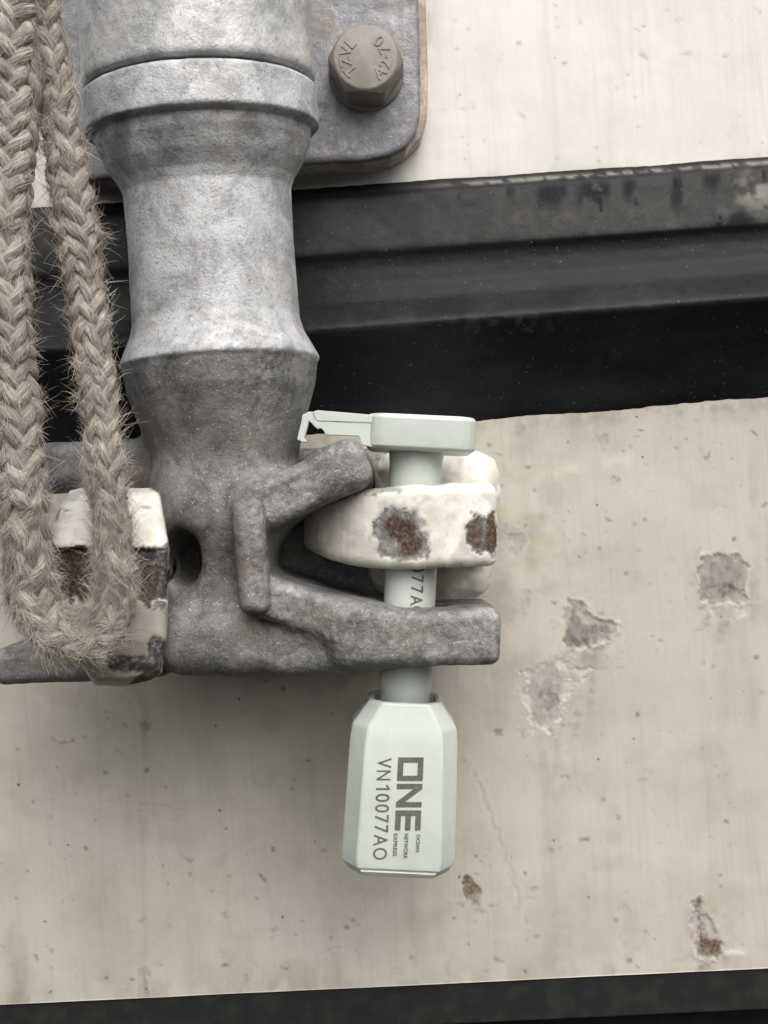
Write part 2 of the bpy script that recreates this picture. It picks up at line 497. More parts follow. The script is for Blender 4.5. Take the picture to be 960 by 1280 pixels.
# ================================================================== THE SETTING
def wall_sheet(name, px0, px1, edge_top, edge_bot, Y, step, material, chips, thick, label, stains=False):
    """a panel whose top and bottom edges are given as py(px); a regular grid with real chips"""
    xs = np.arange(px0, px1+0.1, step)
    tp = np.array([edge_top(x) for x in xs]); bp = np.array([edge_bot(x) for x in xs])
    nz = int((bp-tp).max()/step)+1
    tt = np.linspace(0, 1, nz)
    PX = np.repeat(xs[:, None], nz, 1); PY = tp[:, None]+(bp-tp)[:, None]*tt[None, :]
    k = 1+Y/D
    V = np.stack([(PX-480)*k, (640-PY)*k, np.full_like(PX, Y)], -1).reshape(-1, 3)
    wear = np.zeros((len(V), 3)); dy = np.zeros(len(V))
    Pxy = np.stack([PX.ravel(), PY.ravel()], -1)
    P3 = np.concatenate([Pxy, np.zeros((len(Pxy), 1))], 1)
    warp = np.stack([fbm(P3, 13, 4, 0.68, 1), fbm(P3, 13, 4, 0.68, 2)], -1); nfine = fbm(P3*np.array([1, 0.6, 1]), 8, 4, 0.7, 70)
    for ch in chips:
        pts, kind, depth, wamp = ch
        pc = np.mean(pts, axis=0); rad = max(np.hypot(*(np.array(q)-pc)) for q in pts)+14
        m = (np.abs(Pxy[:, 0]-pc[0]) < rad) & (np.abs(Pxy[:, 1]-pc[1]) < rad)
        q = Pxy[m]+warp[m]*wamp
        d = poly2d(q[:, 0], q[:, 1], pts)
        ins = sstep(1.2, -1.2, d)
        lip = np.exp(-((d-1.5)/1.8)**2)*(rad > 26)*np.clip(0.5+1.2*fbm(P3[m], 30, 2, 0.5, 77), 0, 1)
        n1 = fbm(P3[m]*np.array([1, 0.5, 1]), 16, 2, 0.5, 3)
        dy[m] += 0.6*depth*sstep(0.8, -2.0, d)*(0.85+0.25*n1+0.35*nfine[m]) - lip*abs(depth)*0.35
        for ci, amt in kind.items():
            if ci == 'inner':                                  # bare spot in the middle
                wear[m, amt[0]] = np.maximum(wear[m, amt[0]], sstep(-2, -9, d+5*n1+5*nfine[m])*amt[1])
            else:
                wear[m, ci] = np.maximum(wear[m, ci], ins*amt*(0.7+0.35*n1+0.55*nfine[m]).clip(0.12, 1))
        wear[m, 2] = np.maximum(wear[m, 2], lip*0.3*(kind.get(2, 0.55)))
    V[:, 2] += dy + 1.2*fbm(P3, 120, 2, 0.5, 5)
    stain = np.zeros((len(V), 2))
    if stains:
        x_, y_ = Pxy[:, 0], Pxy[:, 1]
        nn = fbm(P3*np.array([1, 0.3, 1]), 20, 4, 0.6, 61); n3 = fbm(P3, 35, 4, 0.6, 62); nf = fbm(P3, 7, 3, 0.6, 63)
        for cx, w_, ya, yb, amt in ((180, 8, 868, 925, 0.35), (179, 9, 1190, 1250, 0.5), (181, 6, 900, 1190, 0.10), (888, 3, 880, 1180, 0.10), (944, 10, 560, 940, 0.16), (20, 20, 1150, 1260, 0.3), (690, 14, 915, 1060, 0.10), (905, 16, 778, 900, 0.10), (738, 12, 815, 930, 0.12)):
            stain[:, 0] += amt*sstep(w_, w_*0.3, np.abs(x_-cx+2*nn))*sstep(ya-12, ya+12, y_)*sstep(yb+40, yb-20, y_)*np.clip(0.7+0.8*nn, 0, 1)
        # grime beside the cam; darker below it, under the gasket, along the bottom
        stain[:, 0] += 0.34*np.exp(-(((x_-648)/48)**2+((y_-700)/130)**2))*np.clip(0.5+n3, 0, 1)
        stain[:, 0] += 0.30*np.exp(-(((x_-350)/220)**2+((y_-850)/40)**2))*np.clip(0.5+n3, 0, 1)
        stain[:, 0] += 0.30*np.exp(-((y_-(gb(x_)+6))/12)**2)*np.clip(0.55+nf+0.5*n3, 0, 1)
        stain[:, 0] += 0.22*np.exp(-((sb(x_)-y_)/28)**2)*np.clip(0.4+nn+n3, 0, 1)
        stain[:, 0] += 0.16*np.clip(n3-0.1, 0, 1)+0.25*np.clip(nf-0.55, 0, 1)
        for cx, cy, rr2 in ((905, 735, 55), (738, 785, 48), (690, 870, 52), (885, 1165, 42), (590, 1115, 22)):
            dd = np.hypot((x_-cx), (y_-cy-10)*0.8)
            stain[:, 0] += 0.42*sstep(rr2*1.15, rr2*0.5, dd+14*n3)*np.clip(0.25+0.9*nf+0.5*n3, 0, 1)
            stain[:, 0] += 0.22*sstep(rr2*0.4, 2, np.abs(x_-cx+3*nn))*sstep(cy, cy+20, y_)*sstep(cy+rr2*2.6, cy+rr2*0.8, y_)*np.clip(nn+0.3, 0, 1)
        stain[:, 1] += 0.5*np.exp(-((y_-(598-(x_-640)*0.17))/9)**2)*sstep(640, 700, x_)*sstep(900, 800, x_)*np.clip(0.6+nn, 0, 1)
        for (xa, ya), (xb, yb) in (((640, 860), (600, 1010)), ((700, 590), (940, 640)), ((560, 1130), (700, 1120)), ((60, 990), (230, 1010)), ((300, 920), (425, 905)), ((760, 900), (850, 1080)), ((610, 845), (780, 835))):
            t_ = np.clip(((x_-xa)*(xb-xa)+(y_-ya)*(yb-ya))/((xb-xa)**2+(yb-ya)**2), 0, 1)
            d_ = np.hypot(x_-xa-(xb-xa)*t_+2*n3, y_-ya-(yb-ya)*t_+3*n3)
            stain[:, 0] += 0.28*sstep(2.4, 0.6, d_)*np.clip(0.3+1.3*nn, 0, 1)
    else:
        n3 = fbm(P3, 40, 4, 0.6, 64)
        stain[:, 0] += 0.10*np.clip(n3, 0, 1)+0.30*np.exp(-((gt(Pxy[:, 0])-Pxy[:, 1])/9)**2)*np.clip(0.5+n3, 0, 1)
        stain[:, 0] += 0.3*np.exp(-((Pxy[:, 0]-536)/7)**2)*sstep(205, 120, Pxy[:, 1])*np.clip(0.6+n3, 0, 1)
    stain = np.clip(stain, 0, 0.8)
    nx = len(xs)
    I = np.arange(nx*nz).reshape(nx, nz)
    Q = np.stack([I[:-1, :-1], I[:-1, 1:], I[1:, 1:], I[1:, :-1]], -1).reshape(-1, 4)
    # closed plate: skirt + back
    rim = np.concatenate([I[:, 0], I[-1, 1:], I[-2::-1, -1], I[0, -2:0:-1]])
    nb = len(V); back = V[rim].copy(); back[:, 2] = Y+thick
    V2 = np.concatenate([V, back]); wear = np.concatenate([wear, np.zeros((len(back), 3))]); stain = np.concatenate([stain, np.zeros((len(back), 2))])
    stain = np.concatenate([stain, 0*stain[:, :1]], 1)
    r = np.arange(len(rim)); r2 = (r+1) % len(rim)
    sk = np.stack([rim[r2], rim[r], nb+r, nb+r2], -1)
    faces = Q.tolist()+sk.tolist()+[list(range(nb, nb+len(rim)))]
    o = mesh_obj(name, V2, faces, material, origin=A(480, float(edge_bot(480)), Y), attrs={'wear': wear, 'stain': stain})
    return tag(o, label, None, None, 'structure')

YW, YL = 230.0, 240.0
gt = lambda x: 242.5-(x-360)*0.0690                       # gasket's top edge
gb = lambda x: 541.5-(x-420)*0.0805                       # gasket's bottom edge
sb = lambda x: 1256-x*0.0475                              # lower edge of the sill panel
up_chips = [
    ([(798, 68), (806, 66), (812, 71), (808, 75), (800, 73)], {1: 0.6}, 0.6, 2),
    ([(570, 134), (590, 133), (592, 139), (572, 138)], {0: 0.3}, 0.4, 4),
    ([(703, 77), (708, 76), (709, 81), (704, 81)], {1: 0.5}, 0.5, 1),
    ([(850, 66), (862, 64), (866, 70), (853, 69)], {0: 0.35}, 0.4, 3),
]
def specks(n, box, seed, amt):
    r = np.random.default_rng(seed); out = []
    for _ in range(n):
        cx, cy = r.uniform(box[0], box[1]), r.uniform(box[2], box[3])
        L = 1.6+2.4*r.random()**2.5; e = 1.0 if r.random() < 0.6 else r.uniform(1.6, 3.4); th = r.normal(0.1, 0.5)
        pts = []
        for i in range(7):
            an = 2*math.pi*i/7; q = np.array([L*e**0.7*math.cos(an), L/e**0.4*math.sin(an)])*r.uniform(0.8, 1.2)
            pts.append((cx+q[0]*math.cos(th)-q[1]*math.sin(th), cy+q[0]*math.sin(th)+q[1]*math.cos(th)))
        out.append((pts, {(1 if r.random() < 0.7 else 0): amt*r.uniform(0.45, 1.0)}, 0.5, 1.2))
    return out
up_chips += specks(60, (540, 1000, -20, 215), 5, 0.5)
wall_sheet('door_panel', -190, 1150, lambda x: -260-(x-480)*0.07, lambda x: gt(x)+22, YW, 3.0, MAT_UP, up_chips, 8, 'upper cream painted steel door panel above the black gasket')
low_chips = [
    ([(877, 700), (893, 692), (926, 695), (936, 708), (932, 735), (935, 752), (900, 757), (880, 752), (872, 728)], {0: 0.55, 'inner': (0, 0.75)}, 3.2, 4.0),
    ([(884, 738), (900, 726), (918, 730), (930, 742), (922, 752), (898, 753)], {0: 0.95}, 1.5, 4.0),
    ([(882, 756), (932, 751), (934, 768), (916, 777), (892, 779)], {2: 0.5}, 1.4, 4.0),
    ([(706, 775), (714, 750), (728, 748), (738, 772), (768, 776), (772, 792), (752, 804), (718, 820), (704, 800)], {0: 0.4, 'inner': (0, 0.95)}, 3.0, 5.0),
    ([(712, 795), (722, 800), (742, 806), (738, 814), (718, 812)], {0: 1.0}, 3.0, 3.0),
    ([(652, 838), (665, 832), (692, 826), (715, 834), (748, 840), (716, 856), (706, 884), (692, 910), (668, 912), (656, 888)], {2: 0.45, 'inner': (0, 0.4)}, 2.2, 7.0),
    ([(676, 866), (694, 858), (702, 872), (690, 890), (676, 886)], {1: 0.35, 0: 0.6}, 1.5, 5.0),
    ([(636, 668), (652, 662), (659, 676), (652, 694), (640, 694)], {0: 0.35}, 0.8, 4.0),
    ([(648, 738), (662, 736), (664, 758), (658, 778), (650, 760)], {0: 0.3}, 0.7, 4.0),
    ([(579, 1096), (590, 1098), (601, 1112), (597, 1132), (588, 1134), (580, 1118)], {1: 0.85}, 2.0, 3.0),
    ([(866, 1124), (876, 1122), (884, 1142), (896, 1162), (906, 1196), (890, 1201), (868, 1192), (864, 1158)], {0: 0.45, 2: 0.6, 'inner': (1, 0.9)}, 2.6, 4.0),
    ([(868, 1180), (890, 1176), (902, 1192), (884, 1201), (870, 1194)], {0: 0.95}, 1.5, 3.0),
    ([(904, 1186), (930, 1188), (931, 1193), (908, 1193)], {2: 0.9}, -0.8, 2.0),
    ([(224, 1069), (236, 1071), (245, 1073), (240, 1077), (230, 1074)], {1: 0.7}, 1.2, 2.0),
    ([(64, 926), (88, 924), (106, 920), (106, 923), (86, 928), (66, 930)], {1: 0.35}, 0.7, 4.0),
    ([(742, 546), (758, 542), (762, 556), (748, 560)], {0: 0.35, 'inner': (1, 0.4)}, 0.9, 4.0),
    ([(763, 597), (775, 596), (777, 603), (765, 604)], {1: 0.5}, 0.8, 3.0),
    ([(880, 570), (890, 566), (893, 572), (884, 577)], {0: 0.7}, 1.0, 3.0),
    ([(172, 902), (188, 902), (186, 912), (176, 912)], {0: 0.45}, 0.7, 4.0),
    ([(173, 1210), (188, 1210), (188, 1250), (174, 1250)], {0: 0.32}, 0.5, 5.0),
    ([(617, 912), (627, 911), (628, 921), (619, 922)], {1: 0.55}, 0.8, 1.5),
    ([(658, 1109), (672, 1107), (673, 1111), (660, 1112)], {1: 0.5}, 0.6, 1.5),
    ([(610, 1131), (624, 1129), (623, 1134), (612, 1135)], {1: 0.5}, 0.6, 1.5),
    ([(768, 1131), (784, 1129), (786, 1137), (772, 1139)], {0: 0.3}, 0.4, 3),
    ([(590, 952), (600, 975), (628, 1050), (645, 1100), (660, 1158), (656, 1158), (640, 1104), (622, 1050), (594, 978)], {0: 0.22}, 0.5, 3),
    ([(276, 1141), (284, 1139), (286, 1147), (280, 1150)], {1: 0.35}, 0.5, 2),
    ([(350, 1208), (362, 1209), (360, 1213), (352, 1212)], {1: 0.6}, 0.8, 2),
    ([(805, 960), (812, 962), (812, 966), (806, 965)], {1: 0.3}, 0.5, 2),
    ([(700, 970), (712, 969), (712, 972), (702, 973)], {1: 0.6}, 0.6, 2),
    ([(724, 1047), (736, 1045), (735, 1050), (726, 1051)], {1: 0.6}, 0.6, 2),
]
low_chips += specks(150, (-20, 980, 850, 1250), 6, 0.85)+specks(75, (610, 980, 520, 850), 8, 0.8)
wall_sheet('sill_panel', -190, 1150, lambda x: gb(x)-40, sb, YL, 2.0, MAT_LOW, low_chips, 10, 'lower beige painted steel panel with scattered paint chips', stains=True)

def slab(name, pts, Y0, Y1, material):
    """prism: front outline given in pixels at depth Y0"""
    f = [A(x, y, Y0) for x, y in pts]
    n = len(f)
    b = [np.array([p[0], p[1], Y1]) for p in f]
    faces = [list(range(n)), list(range(2*n-1, n-1, -1))]+[[i, i+n, (i+1) % n+n, (i+1) % n] for i in range(n)]
    return np.array(f+b), faces

v, f = slab('x', [(-220, 1267.5), (1180, 1201), (1180, 1252), (-220, 1318)], 246, 300, MAT_DARK)
o = mesh_obj('lower_ledge', v, f, MAT_DARK, smooth=False, origin=A(480, 1280, 246)); fix_normals(o); bevel(o, 3)
tag(o, 'dark grimy strip under the beige panel', None, None, 'structure')
v, f = slab('x', [(-260, 1290), (1220, 1215), (1220, 1560), (-260, 1560)], 305, 340, MAT_BLACK)
o = mesh_obj('underframe', v, f, MAT_BLACK, smooth=False, origin=A(480, 1400, 305)); fix_normals(o)
tag(o, 'black underframe below the dark strip', None, None, 'structure')

# ================================================================== RUBBER GASKET
# profile at px=800: fraction of the height between its two edges -> depth
gprof = [(-0.030, 236), (0.0, 224), (0.012, 214), (0.03, 209), (0.06, 207), (0.15, 203), (0.24, 199), (0.262, 199), (0.272, 201), (0.29, 204), (0.33, 205),
         (0.40, 201), (0.47, 189), (0.52, 171), (0.545, 162), (0.565, 158), (0.585, 160), (0.61, 167), (0.68, 183), (0.78, 204), (0.88, 222), (0.96, 233), (1.0, 240), (1.02, 248)]
gp = np.array(gprof)
fr = np.unique(np.concatenate([np.linspace(-0.03, 1.02, 180), gp[:, 0]]))
xs = np.arange(-190, 1151, 4.0)
FR, PX = np.meshgrid(fr, xs, indexing='ij')
frs = np.linspace(-0.06, 1.05, 1200); ys = np.interp(frs, gp[:, 0], gp[:, 1]); kw = np.exp(-(np.arange(-30, 31)/15.0)**2); kw /= kw.sum()
ysm = np.convolve(np.pad(ys, 30, mode='edge'), kw, 'valid')
Yd = np.interp(FR, frs, ysm)
PYg = gt(PX)+FR*(gb(PX)-gt(PX))
P3 = np.stack([PX, PYg, np.zeros_like(PX)], -1).reshape(-1, 3)
Ps = P3*np.array([0.25, 1, 1])
edge = fbm(Ps*np.array([1.6, 1, 1]), 9, 3, 0.6, 4).reshape(PX.shape)
PYg = PYg+edge*1.0*(np.exp(-((FR-1.0)/0.04)**2)+0.35*np.exp(-((FR-0.0)/0.03)**2)+0.12)
Yd = Yd-0.9*fbm(P3, 90, 2, 0.4, 6).reshape(PX.shape)-0.25*fbm(P3, 9, 2, 0.5, 7).reshape(PX.shape)
kk = 1+Yd/D
V = np.stack([(PX-480)*(1+210/D), (640-PYg)*kk, Yd], -1).reshape(-1, 3)
fx = FR.ravel(); pxr = P3[:, 0]
n_lo = fbm(P3, 60, 3, 0.6, 8); n_st = fbm(P3*np.array([1, 0.18, 1]), 13, 3, 0.6, 9)
band1 = sstep(0.02, 0.06, fx)*sstep(0.268, 0.25, fx)
band2 = sstep(0.40, 0.545, fx)*sstep(0.60, 0.555, fx)
dust = band1*np.clip(0.30+0.45*n_lo+0.55*sstep(420, 800, pxr), 0, 1)+band2*np.clip(0.14+0.2*n_lo, 0, 1)+0.02
dust += 0.3*np.exp(-((fx-0.01)/0.012)**2)
scuff = np.exp(-(((pxr-630)/60)**2+((P3[:, 1]-405)/16)**2))*sstep(0.0, 0.5, fbm(P3, 10, 3, 0.6, 12))
dust += 0.5*scuff
drip = np.zeros(len(pxr))
for cx, w, dep in ((690, 22, 0.15), (742, 24, 0.15), (786, 9, 0.13), (846, 8, 0.2), (890, 14, 0.12), (920, 7, 0.1), (575, 9, 0.09), (960, 9, 0.09), (640, 7, 0.07)):
    g = np.abs(pxr-cx+3*n_st)
    drip = np.maximum(drip, sstep(w, w*0.55, g)*sstep(dep*(1+0.5*n_st), dep*0.55, fx)*sstep(0.02, 0.035, fx))
patch = np.maximum(sstep(32, 20, np.abs(pxr-915))*sstep(0.05, 0.02, np.abs(fx-0.245)-0.01*n_st), 0)
drip = np.maximum(drip, patch*sstep(-0.5, 0.1, n_st))
pale = np.exp(-(((pxr-945)/28)**2+((P3[:, 1]-240)/22)**2))*0.5*sstep(-0.4, 0.6, fbm(P3, 14, 3, 0.6, 13))
pale += 0.45*np.exp(-((fx-0.008)/0.008)**2)*sstep(-0.5, 0.3, fbm(P3, 12, 3, 0.6, 14))*sstep(500, 640, pxr)  # shiny highlight on the top lip, painted as a pale line
wear = np.stack([np.clip(dust, 0, 1), np.clip(drip, 0, 1), np.clip(pale, 0, 1)], -1)
I = np.arange(V.shape[0]).reshape(FR.shape)
Q = np.stack([I[:-1, :-1], I[1:, :-1], I[1:, 1:], I[:-1, 1:]], -1).reshape(-1, 4)
rim = np.concatenate([I[:, 0], I[-1, 1:], I[-2::-1, -1], I[0, -2:0:-1]])
back = V[rim].copy(); back[:, 2] = 256
nb = len(V); r = np.arange(len(rim)); r2 = (r+1) % len(rim)
faces = Q.tolist()+np.stack([rim[r], rim[r2], nb+r2, nb+r], -1).tolist()+[list(range(nb, nb+len(rim)))]
go = mesh_obj('rubber_gasket', np.concatenate([V, back]), faces, MAT_RUB, origin=A(480, 520, 240),
              attrs={'wear': np.concatenate([wear, np.zeros((len(back), 3))])})
fix_normals(go)
tag(go, 'dusty black rubber door gasket strip running across the panel behind the rod', 'gasket')

# ================================================================== BEARING BRACKET
bk = thing('bearing_bracket', 'grey zinc bearing bracket at the top, bolted flange round the rod', 'bracket', A(300, 100, YW-1))

def lathe(name, p0, d2, Yc, prof, seg, material, parent, cap=True, noise=0.0, wl=30, sub=4.0):
    """p0 (a,b); d2 down direction in the a-b plane; prof list of (t,r)"""
    pr = [prof[0]]
    for q in prof[1:]:
        L = math.hypot(q[0]-pr[-1][0], q[1]-pr[-1][1]); n = max(1, int(L/sub)) if noise else 1
        s0 = pr[-1]
        for i in range(1, n+1): pr.append((s0[0]+(q[0]-s0[0])*i/n, s0[1]+(q[1]-s0[1])*i/n))
    pr = np.array(pr); th = np.linspace(0, 2*math.pi, seg, endpoint=False)
    per = np.array([-d2[1], d2[0]])
    T, TH = np.meshgrid(np.arange(len(pr)), th, indexing='ij')
    t = pr[T, 0]; r = pr[T, 1]
    a = p0[0]+d2[0]*t+per[0]*np.cos(TH)*r; b = p0[1]+d2[1]*t+per[1]*np.cos(TH)*r; y = Yc+np.sin(TH)*r
    V = np.stack([a, b, y], -1).reshape(-1, 3)
    if noise:
        ctr = np.stack([p0[0]+d2[0]*t, p0[1]+d2[1]*t, np.full_like(t, Yc)], -1).reshape(-1, 3)
        n = V-ctr; n /= np.linalg.norm(n, axis=1, keepdims=True)+1e-9
        V = V+n*(fbm(V, wl, 4, 0.5, 3)*noise)[:, None]
    n = len(pr); I = np.arange(n*seg).reshape(n, seg)
    J = np.roll(I, -1, axis=1)
    faces = np.stack([I[:-1], I[1:], J[1:], J[:-1]], -1).reshape(-1, 4).tolist()
    if cap: faces += [I[0].tolist(), I[-1][::-1].tolist()]
    o = mesh_obj(name, V, faces, material, parent)
    fix_normals(o)
    return o

RH = 147.5
def flange_pts(grow):
    g = grow
    return [(398, 203+g), (455, 200+g), (487, 194+g), (507, 184+g*0.9), (520+g*0.7, 166+g*0.7), (525+g, 142), (526+g, 100), (523+g, 0), (516+g, -240), (60-g, -240), (68-g, 120),
            (72-g, 190), (84-g*0.6, 214+g*0.5), (104, 226+g), (200, 218+g)]
SHR = 0.10
bf = Field((-560, 330, -125), (110, 820, 215), 2.5)
hp = [(-60, -300), (RH-2, -300), (RH-1, t_of(60)), (RH, t_of(103)), (RH-1.5, t_of(109)), (RH-6, t_of(112)), (-60, t_of(112))]
per = np.array([-ADIR[1], ADIR[0]])
def housefn(X, Z, Y):
    t = (X-AX0[0])*ADIR[0]+(Z-AX0[1])*ADIR[1]-SHR*(YR-Y)
    q = (X-AX0[0])*per[0]+(Z-AX0[1])*per[1]
    r_ = np.sqrt(q*q+(Y-YR)**2)
    r_, t = np.broadcast_arrays(r_, t)
    return poly2d(r_.astype(np.float32), t.astype(np.float32), hp)
flp = [A(x, y, 150)[:2].tolist() for x, y in flange_pts(0)]
def flangefn(X, Z, Y):
    d2 = poly2d((X+0*Z).astype(np.float32), (Z+0*X).astype(np.float32), flp); dz = np.abs(Y-173)-23
    d2, dz = np.broadcast_arrays(d2, dz); r = 7
    return np.minimum(np.maximum(d2+r, dz+r), 0)+np.sqrt(np.maximum(d2+r, 0)**2+np.maximum(dz+r, 0)**2)-r
bf.add(housefn, (-560, 330, -125), (110, 820, 215))
bf.add(flangefn, (-560, 330, 140), (110, 820, 200), 26)
V, Q = bf.mesh(); N = normals(V, Q)
tq = (V[:, 0]-AX0[0])*per[0]+(V[:, 1]-AX0[1])*per[1]
rr_ = np.sqrt(tq**2+(V[:, 2]-YR)**2)
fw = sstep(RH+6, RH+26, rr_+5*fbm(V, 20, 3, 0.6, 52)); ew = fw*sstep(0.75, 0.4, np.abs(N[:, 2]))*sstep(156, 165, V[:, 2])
V = V+N*(fbm(V, 40, 3, 0.5, 50)*0.9+fbm(V, 9, 2, 0.5, 51)*0.35)[:, None]
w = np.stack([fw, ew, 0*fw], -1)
isf = fw[Q].mean(1) > 0.5
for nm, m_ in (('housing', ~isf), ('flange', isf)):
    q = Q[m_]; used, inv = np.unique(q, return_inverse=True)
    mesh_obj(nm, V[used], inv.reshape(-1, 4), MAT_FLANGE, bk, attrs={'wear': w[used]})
pv, pf = slab('x', [(x, y) for x, y in flange_pts(9)], 196.5, 232, MAT_PAD)
pd = mesh_obj('backing_pad', pv, pf, MAT_PAD, bk, smooth=False); fix_normals(pd); bevel(pd, 4, 3)
# hex bolt
BY = 90.0
BC = A(457, 71, BY)
def hexring(r, Y, rot=0.0, n=6):
    return [[BC[0]+r*math.cos(math.radians(rot+360*i/n)), BC[1]+r*math.sin(math.radians(rot+360*i/n)), Y] for i in range(n)]
def bolt_head():
    seg = 72; rot = -2.0
    ap = 45.0                                           # half the width across the flats
    def hexr(th):
        q = (math.degrees(th)-rot) % 60-30
        return ap/math.cos(math.radians(q))
    rows = []
    ths = [2*math.pi*i/seg for i in range(seg)]
    for Y, fr in ((BY, None), (BY+0.6, 'c'), (BY+5.0, 'h'), (150.0, 'h')):
        row = []
        for th in ths:
            R = hexr(th)
            if fr is None: rr = 40.0
            elif fr == 'c': rr = 42.5
            else: rr = R
            y = Y
            if fr == 'h' and Y < 120: y = BY+3.0+(R-ap)*1.2
            row.append([BC[0]+rr*math.cos(th), BC[1]+rr*math.sin(th), y])
        rows.append(row)
    V = [p for r_ in rows for p in r_]
    F = [list(range(seg))[::-1]]
    for i in range(3):
        for j in range(seg):
            F.append([i*seg+j, i*seg+(j+1) % seg, (i+1)*seg+(j+1) % seg, (i+1)*seg+j])
    F.append([3*seg+j for j in range(seg)])
    return V, F
V, F = bolt_head()
bo = mesh_obj('bolt', V, F, MAT_BOLT, bk, smooth=False); fix_normals(bo); bevel(bo, 1.2, 2, 20)
seg = 64
wv, wf = [], []
for Y, r_ in ((151, 52), (144, 52), (142, 50), (142, 30)):
    wv += hexring(r_, Y, 0, seg)
for i in range(3):
    for j in range(seg): wf.append([i*seg+j, i*seg+(j+1) % seg, (i+1)*seg+(j+1) % seg, (i+1)*seg+j])
wo = mesh_obj('washer', wv, wf, MAT_BOLT, bo, smooth=True); fix_normals(wo)

def text_mesh(s, size, bold=0.0):
    cu = bpy.data.curves.new('t', 'FONT'); cu.body = s; cu.size = size; cu.resolution_u = 6; cu.offset = bold
    cu.align_x = 'LEFT'
    o = bpy.data.objects.new('t', cu); col.objects.link(o)
    dg = bpy.context.evaluated_depsgraph_get()
    me = bpy.data.meshes.new_from_object(o.evaluated_get(dg))
    bpy.data.objects.remove(o); 
    v = np.array([q.co[:] for q in me.vertices]) if len(me.vertices) else np.zeros((0, 3))
    f = [list(p.vertices) for p in me.polygons]
    return v, f
def solidify(v2, f, place, h):
    """2D text (x,y) -> extruded by h; place maps (x,y,z)->(a,b,Y) arrays"""
    n = len(v2)
    top = place(v2[:, 0], v2[:, 1], np.full(n, h)); bot = place(v2[:, 0], v2[:, 1], np.zeros(n))
    V = np.concatenate([top, bot])
    F = [list(q) for q in f]
    cnt = {}
    for q in f:
        for i in range(len(q)):
            e = (q[i], q[(i+1) % len(q)]); cnt[tuple(sorted(e))] = cnt.get(tuple(sorted(e)), 0)+1
    for q in f:
        for i in range(len(q)):
            e = (q[i], q[(i+1) % len(q)])
            if cnt[tuple(sorted(e))] == 1: F.append([e[1], e[0], e[0]+n, e[1]+n])
    return V, F
def bolt_letter(chh, ang, outward):
    v2, f = text_mesh(chh, 22, 0.12)
    v2 = v2-np.array([(v2[:, 0].min()+v2[:, 0].max())/2, (v2[:, 1].min()+v2[:, 1].max())/2, 0])
    th = math.radians(ang)
    up = np.array([math.cos(th), math.sin(th)])*(1 if outward else -1)
    rt = np.array([up[1], -up[0]])
    c = BC[:2]+27.5*np.array([math.cos(th), math.sin(th)])
    def place(x, y, z):
        return np.stack([c[0]+rt[0]*x+up[0]*y, c[1]+rt[1]*x+up[1]*y, BY+0.15-z], -1)
    V, F = solidify(v2, f, place, 1.5)
    o = mesh_obj('stamped_letter', V, F, MAT_BOLT, bo, smooth=False); fix_normals(o)
for chh, ang in (('T', 222), ('Z', 193), ('V', 164), ('L', 137)): bolt_letter(chh, ang, True)
for chh, ang in (('A', -48), ('2', -20), ('-', 3), ('7', 22), ('0', 50)): bolt_letter(chh, ang, False)

# ================================================================== LOCKING ROD WITH CAM
rod = thing('locking_rod', 'grey galvanised locking rod ending in a dark cast cam with jaws', 'locking rod', axis_pt(840))
H = 2.3
fld = Field((-560, -240, -125), (180, 580, 205), H)
RT = 105.0
lp = [(0, t_of(116)), (RH-4, t_of(116)), (RH+0.5, t_of(119.5)), (RH+0.5, t_of(166)), (RH-2, t_of(168)), (RH-11, t_of(172)), (RH-13, t_of(185)), (RT+19, t_of(209)), (RT+6, t_of(228)), (RT+1, t_of(241)),
      (RT, t_of(300)), (RT+1, t_of(404)), (RT+5, t_of(420)), (RT+18.5, t_of(448)), (RT+21.5, t_of(455)), (RT+17.5, t_of(460)), (RT+13, t_of(490)), (RT-4, t_of(538)), (RT-14, t_of(575)), (80, t_of(620)), (60, t_of(660)), (0, t_of(670))]
lp = [(-r_ if False else r_, t_) for r_, t_ in lp]
per = np.array([-ADIR[1], ADIR[0]])
def rodfn(X, Z, Y):
    t = (X-AX0[0])*ADIR[0]+(Z-AX0[1])*ADIR[1]
    q = (X-AX0[0])*per[0]+(Z-AX0[1])*per[1]
    r_ = np.sqrt(q*q+(Y-YR)**2)
    t = t-SHR*(YR-Y)*sstep(t_of(330), t_of(240), t)
    t = np.broadcast_to(t, r_.shape)
    return poly2d(r_.astype(np.float32), t.astype(np.float32), [(-60.0, lp[0][1])]+lp[1:-1]+[(-60.0, lp[-1][1])])
fld.add(rodfn, (-420, -60, -125), (-40, 560, 200))
def fadd(px, py, Y, hx, hz, hy, r, ang=0, k=10, sub=False):
    c = A(px, py, Y-hy*0.9)                              # seen at its front face
    c = np.array([c[0], c[1], Y])
    kf = 1+(Y-hy)/D
    fn, lo, hi = rbox(c, (hx*kf, hz*kf, hy), r, ang)
    fld.add(fn, lo, hi, k, sub)
# core block under the rod
fadd(270, 712, 45, 68, 132, 86, 34, -3, 40)
fadd(255, 640, 42, 72, 50, 92, 45, 0, 45)
# back web that closes the pocket and carries the jaws
fadd(395, 690, 162, 96, 130, 26, 14, 0, 10)
# upper jaw
fadd(382, 608, 34, 82, 31, 106, 16, 26, 24)
fadd(424, 587, 34, 37, 32, 107, 20, 16, 12)
# lower jaw
fadd(398, 769, 36, 82, 27, 110, 13, -19, 18)
fadd(522, 797, 0, 105, 35.5, 82, 14, 0.5, 30)
# lower web of the body
fadd(325, 804, 46, 125, 36, 94, 22, -1, 26)
fadd(418, 812, 45, 80, 23, 98, 14, 3, 26)
# left arms
fadd(105, 582, 62, 100, 32, 48, 20, 2, 18)
fadd(100, 829, 45, 112, 24, 62, 16, 3, 14)
# vertical rib
fadd(313, 695, -40, 20, 74, 51, 14, 4, 5)
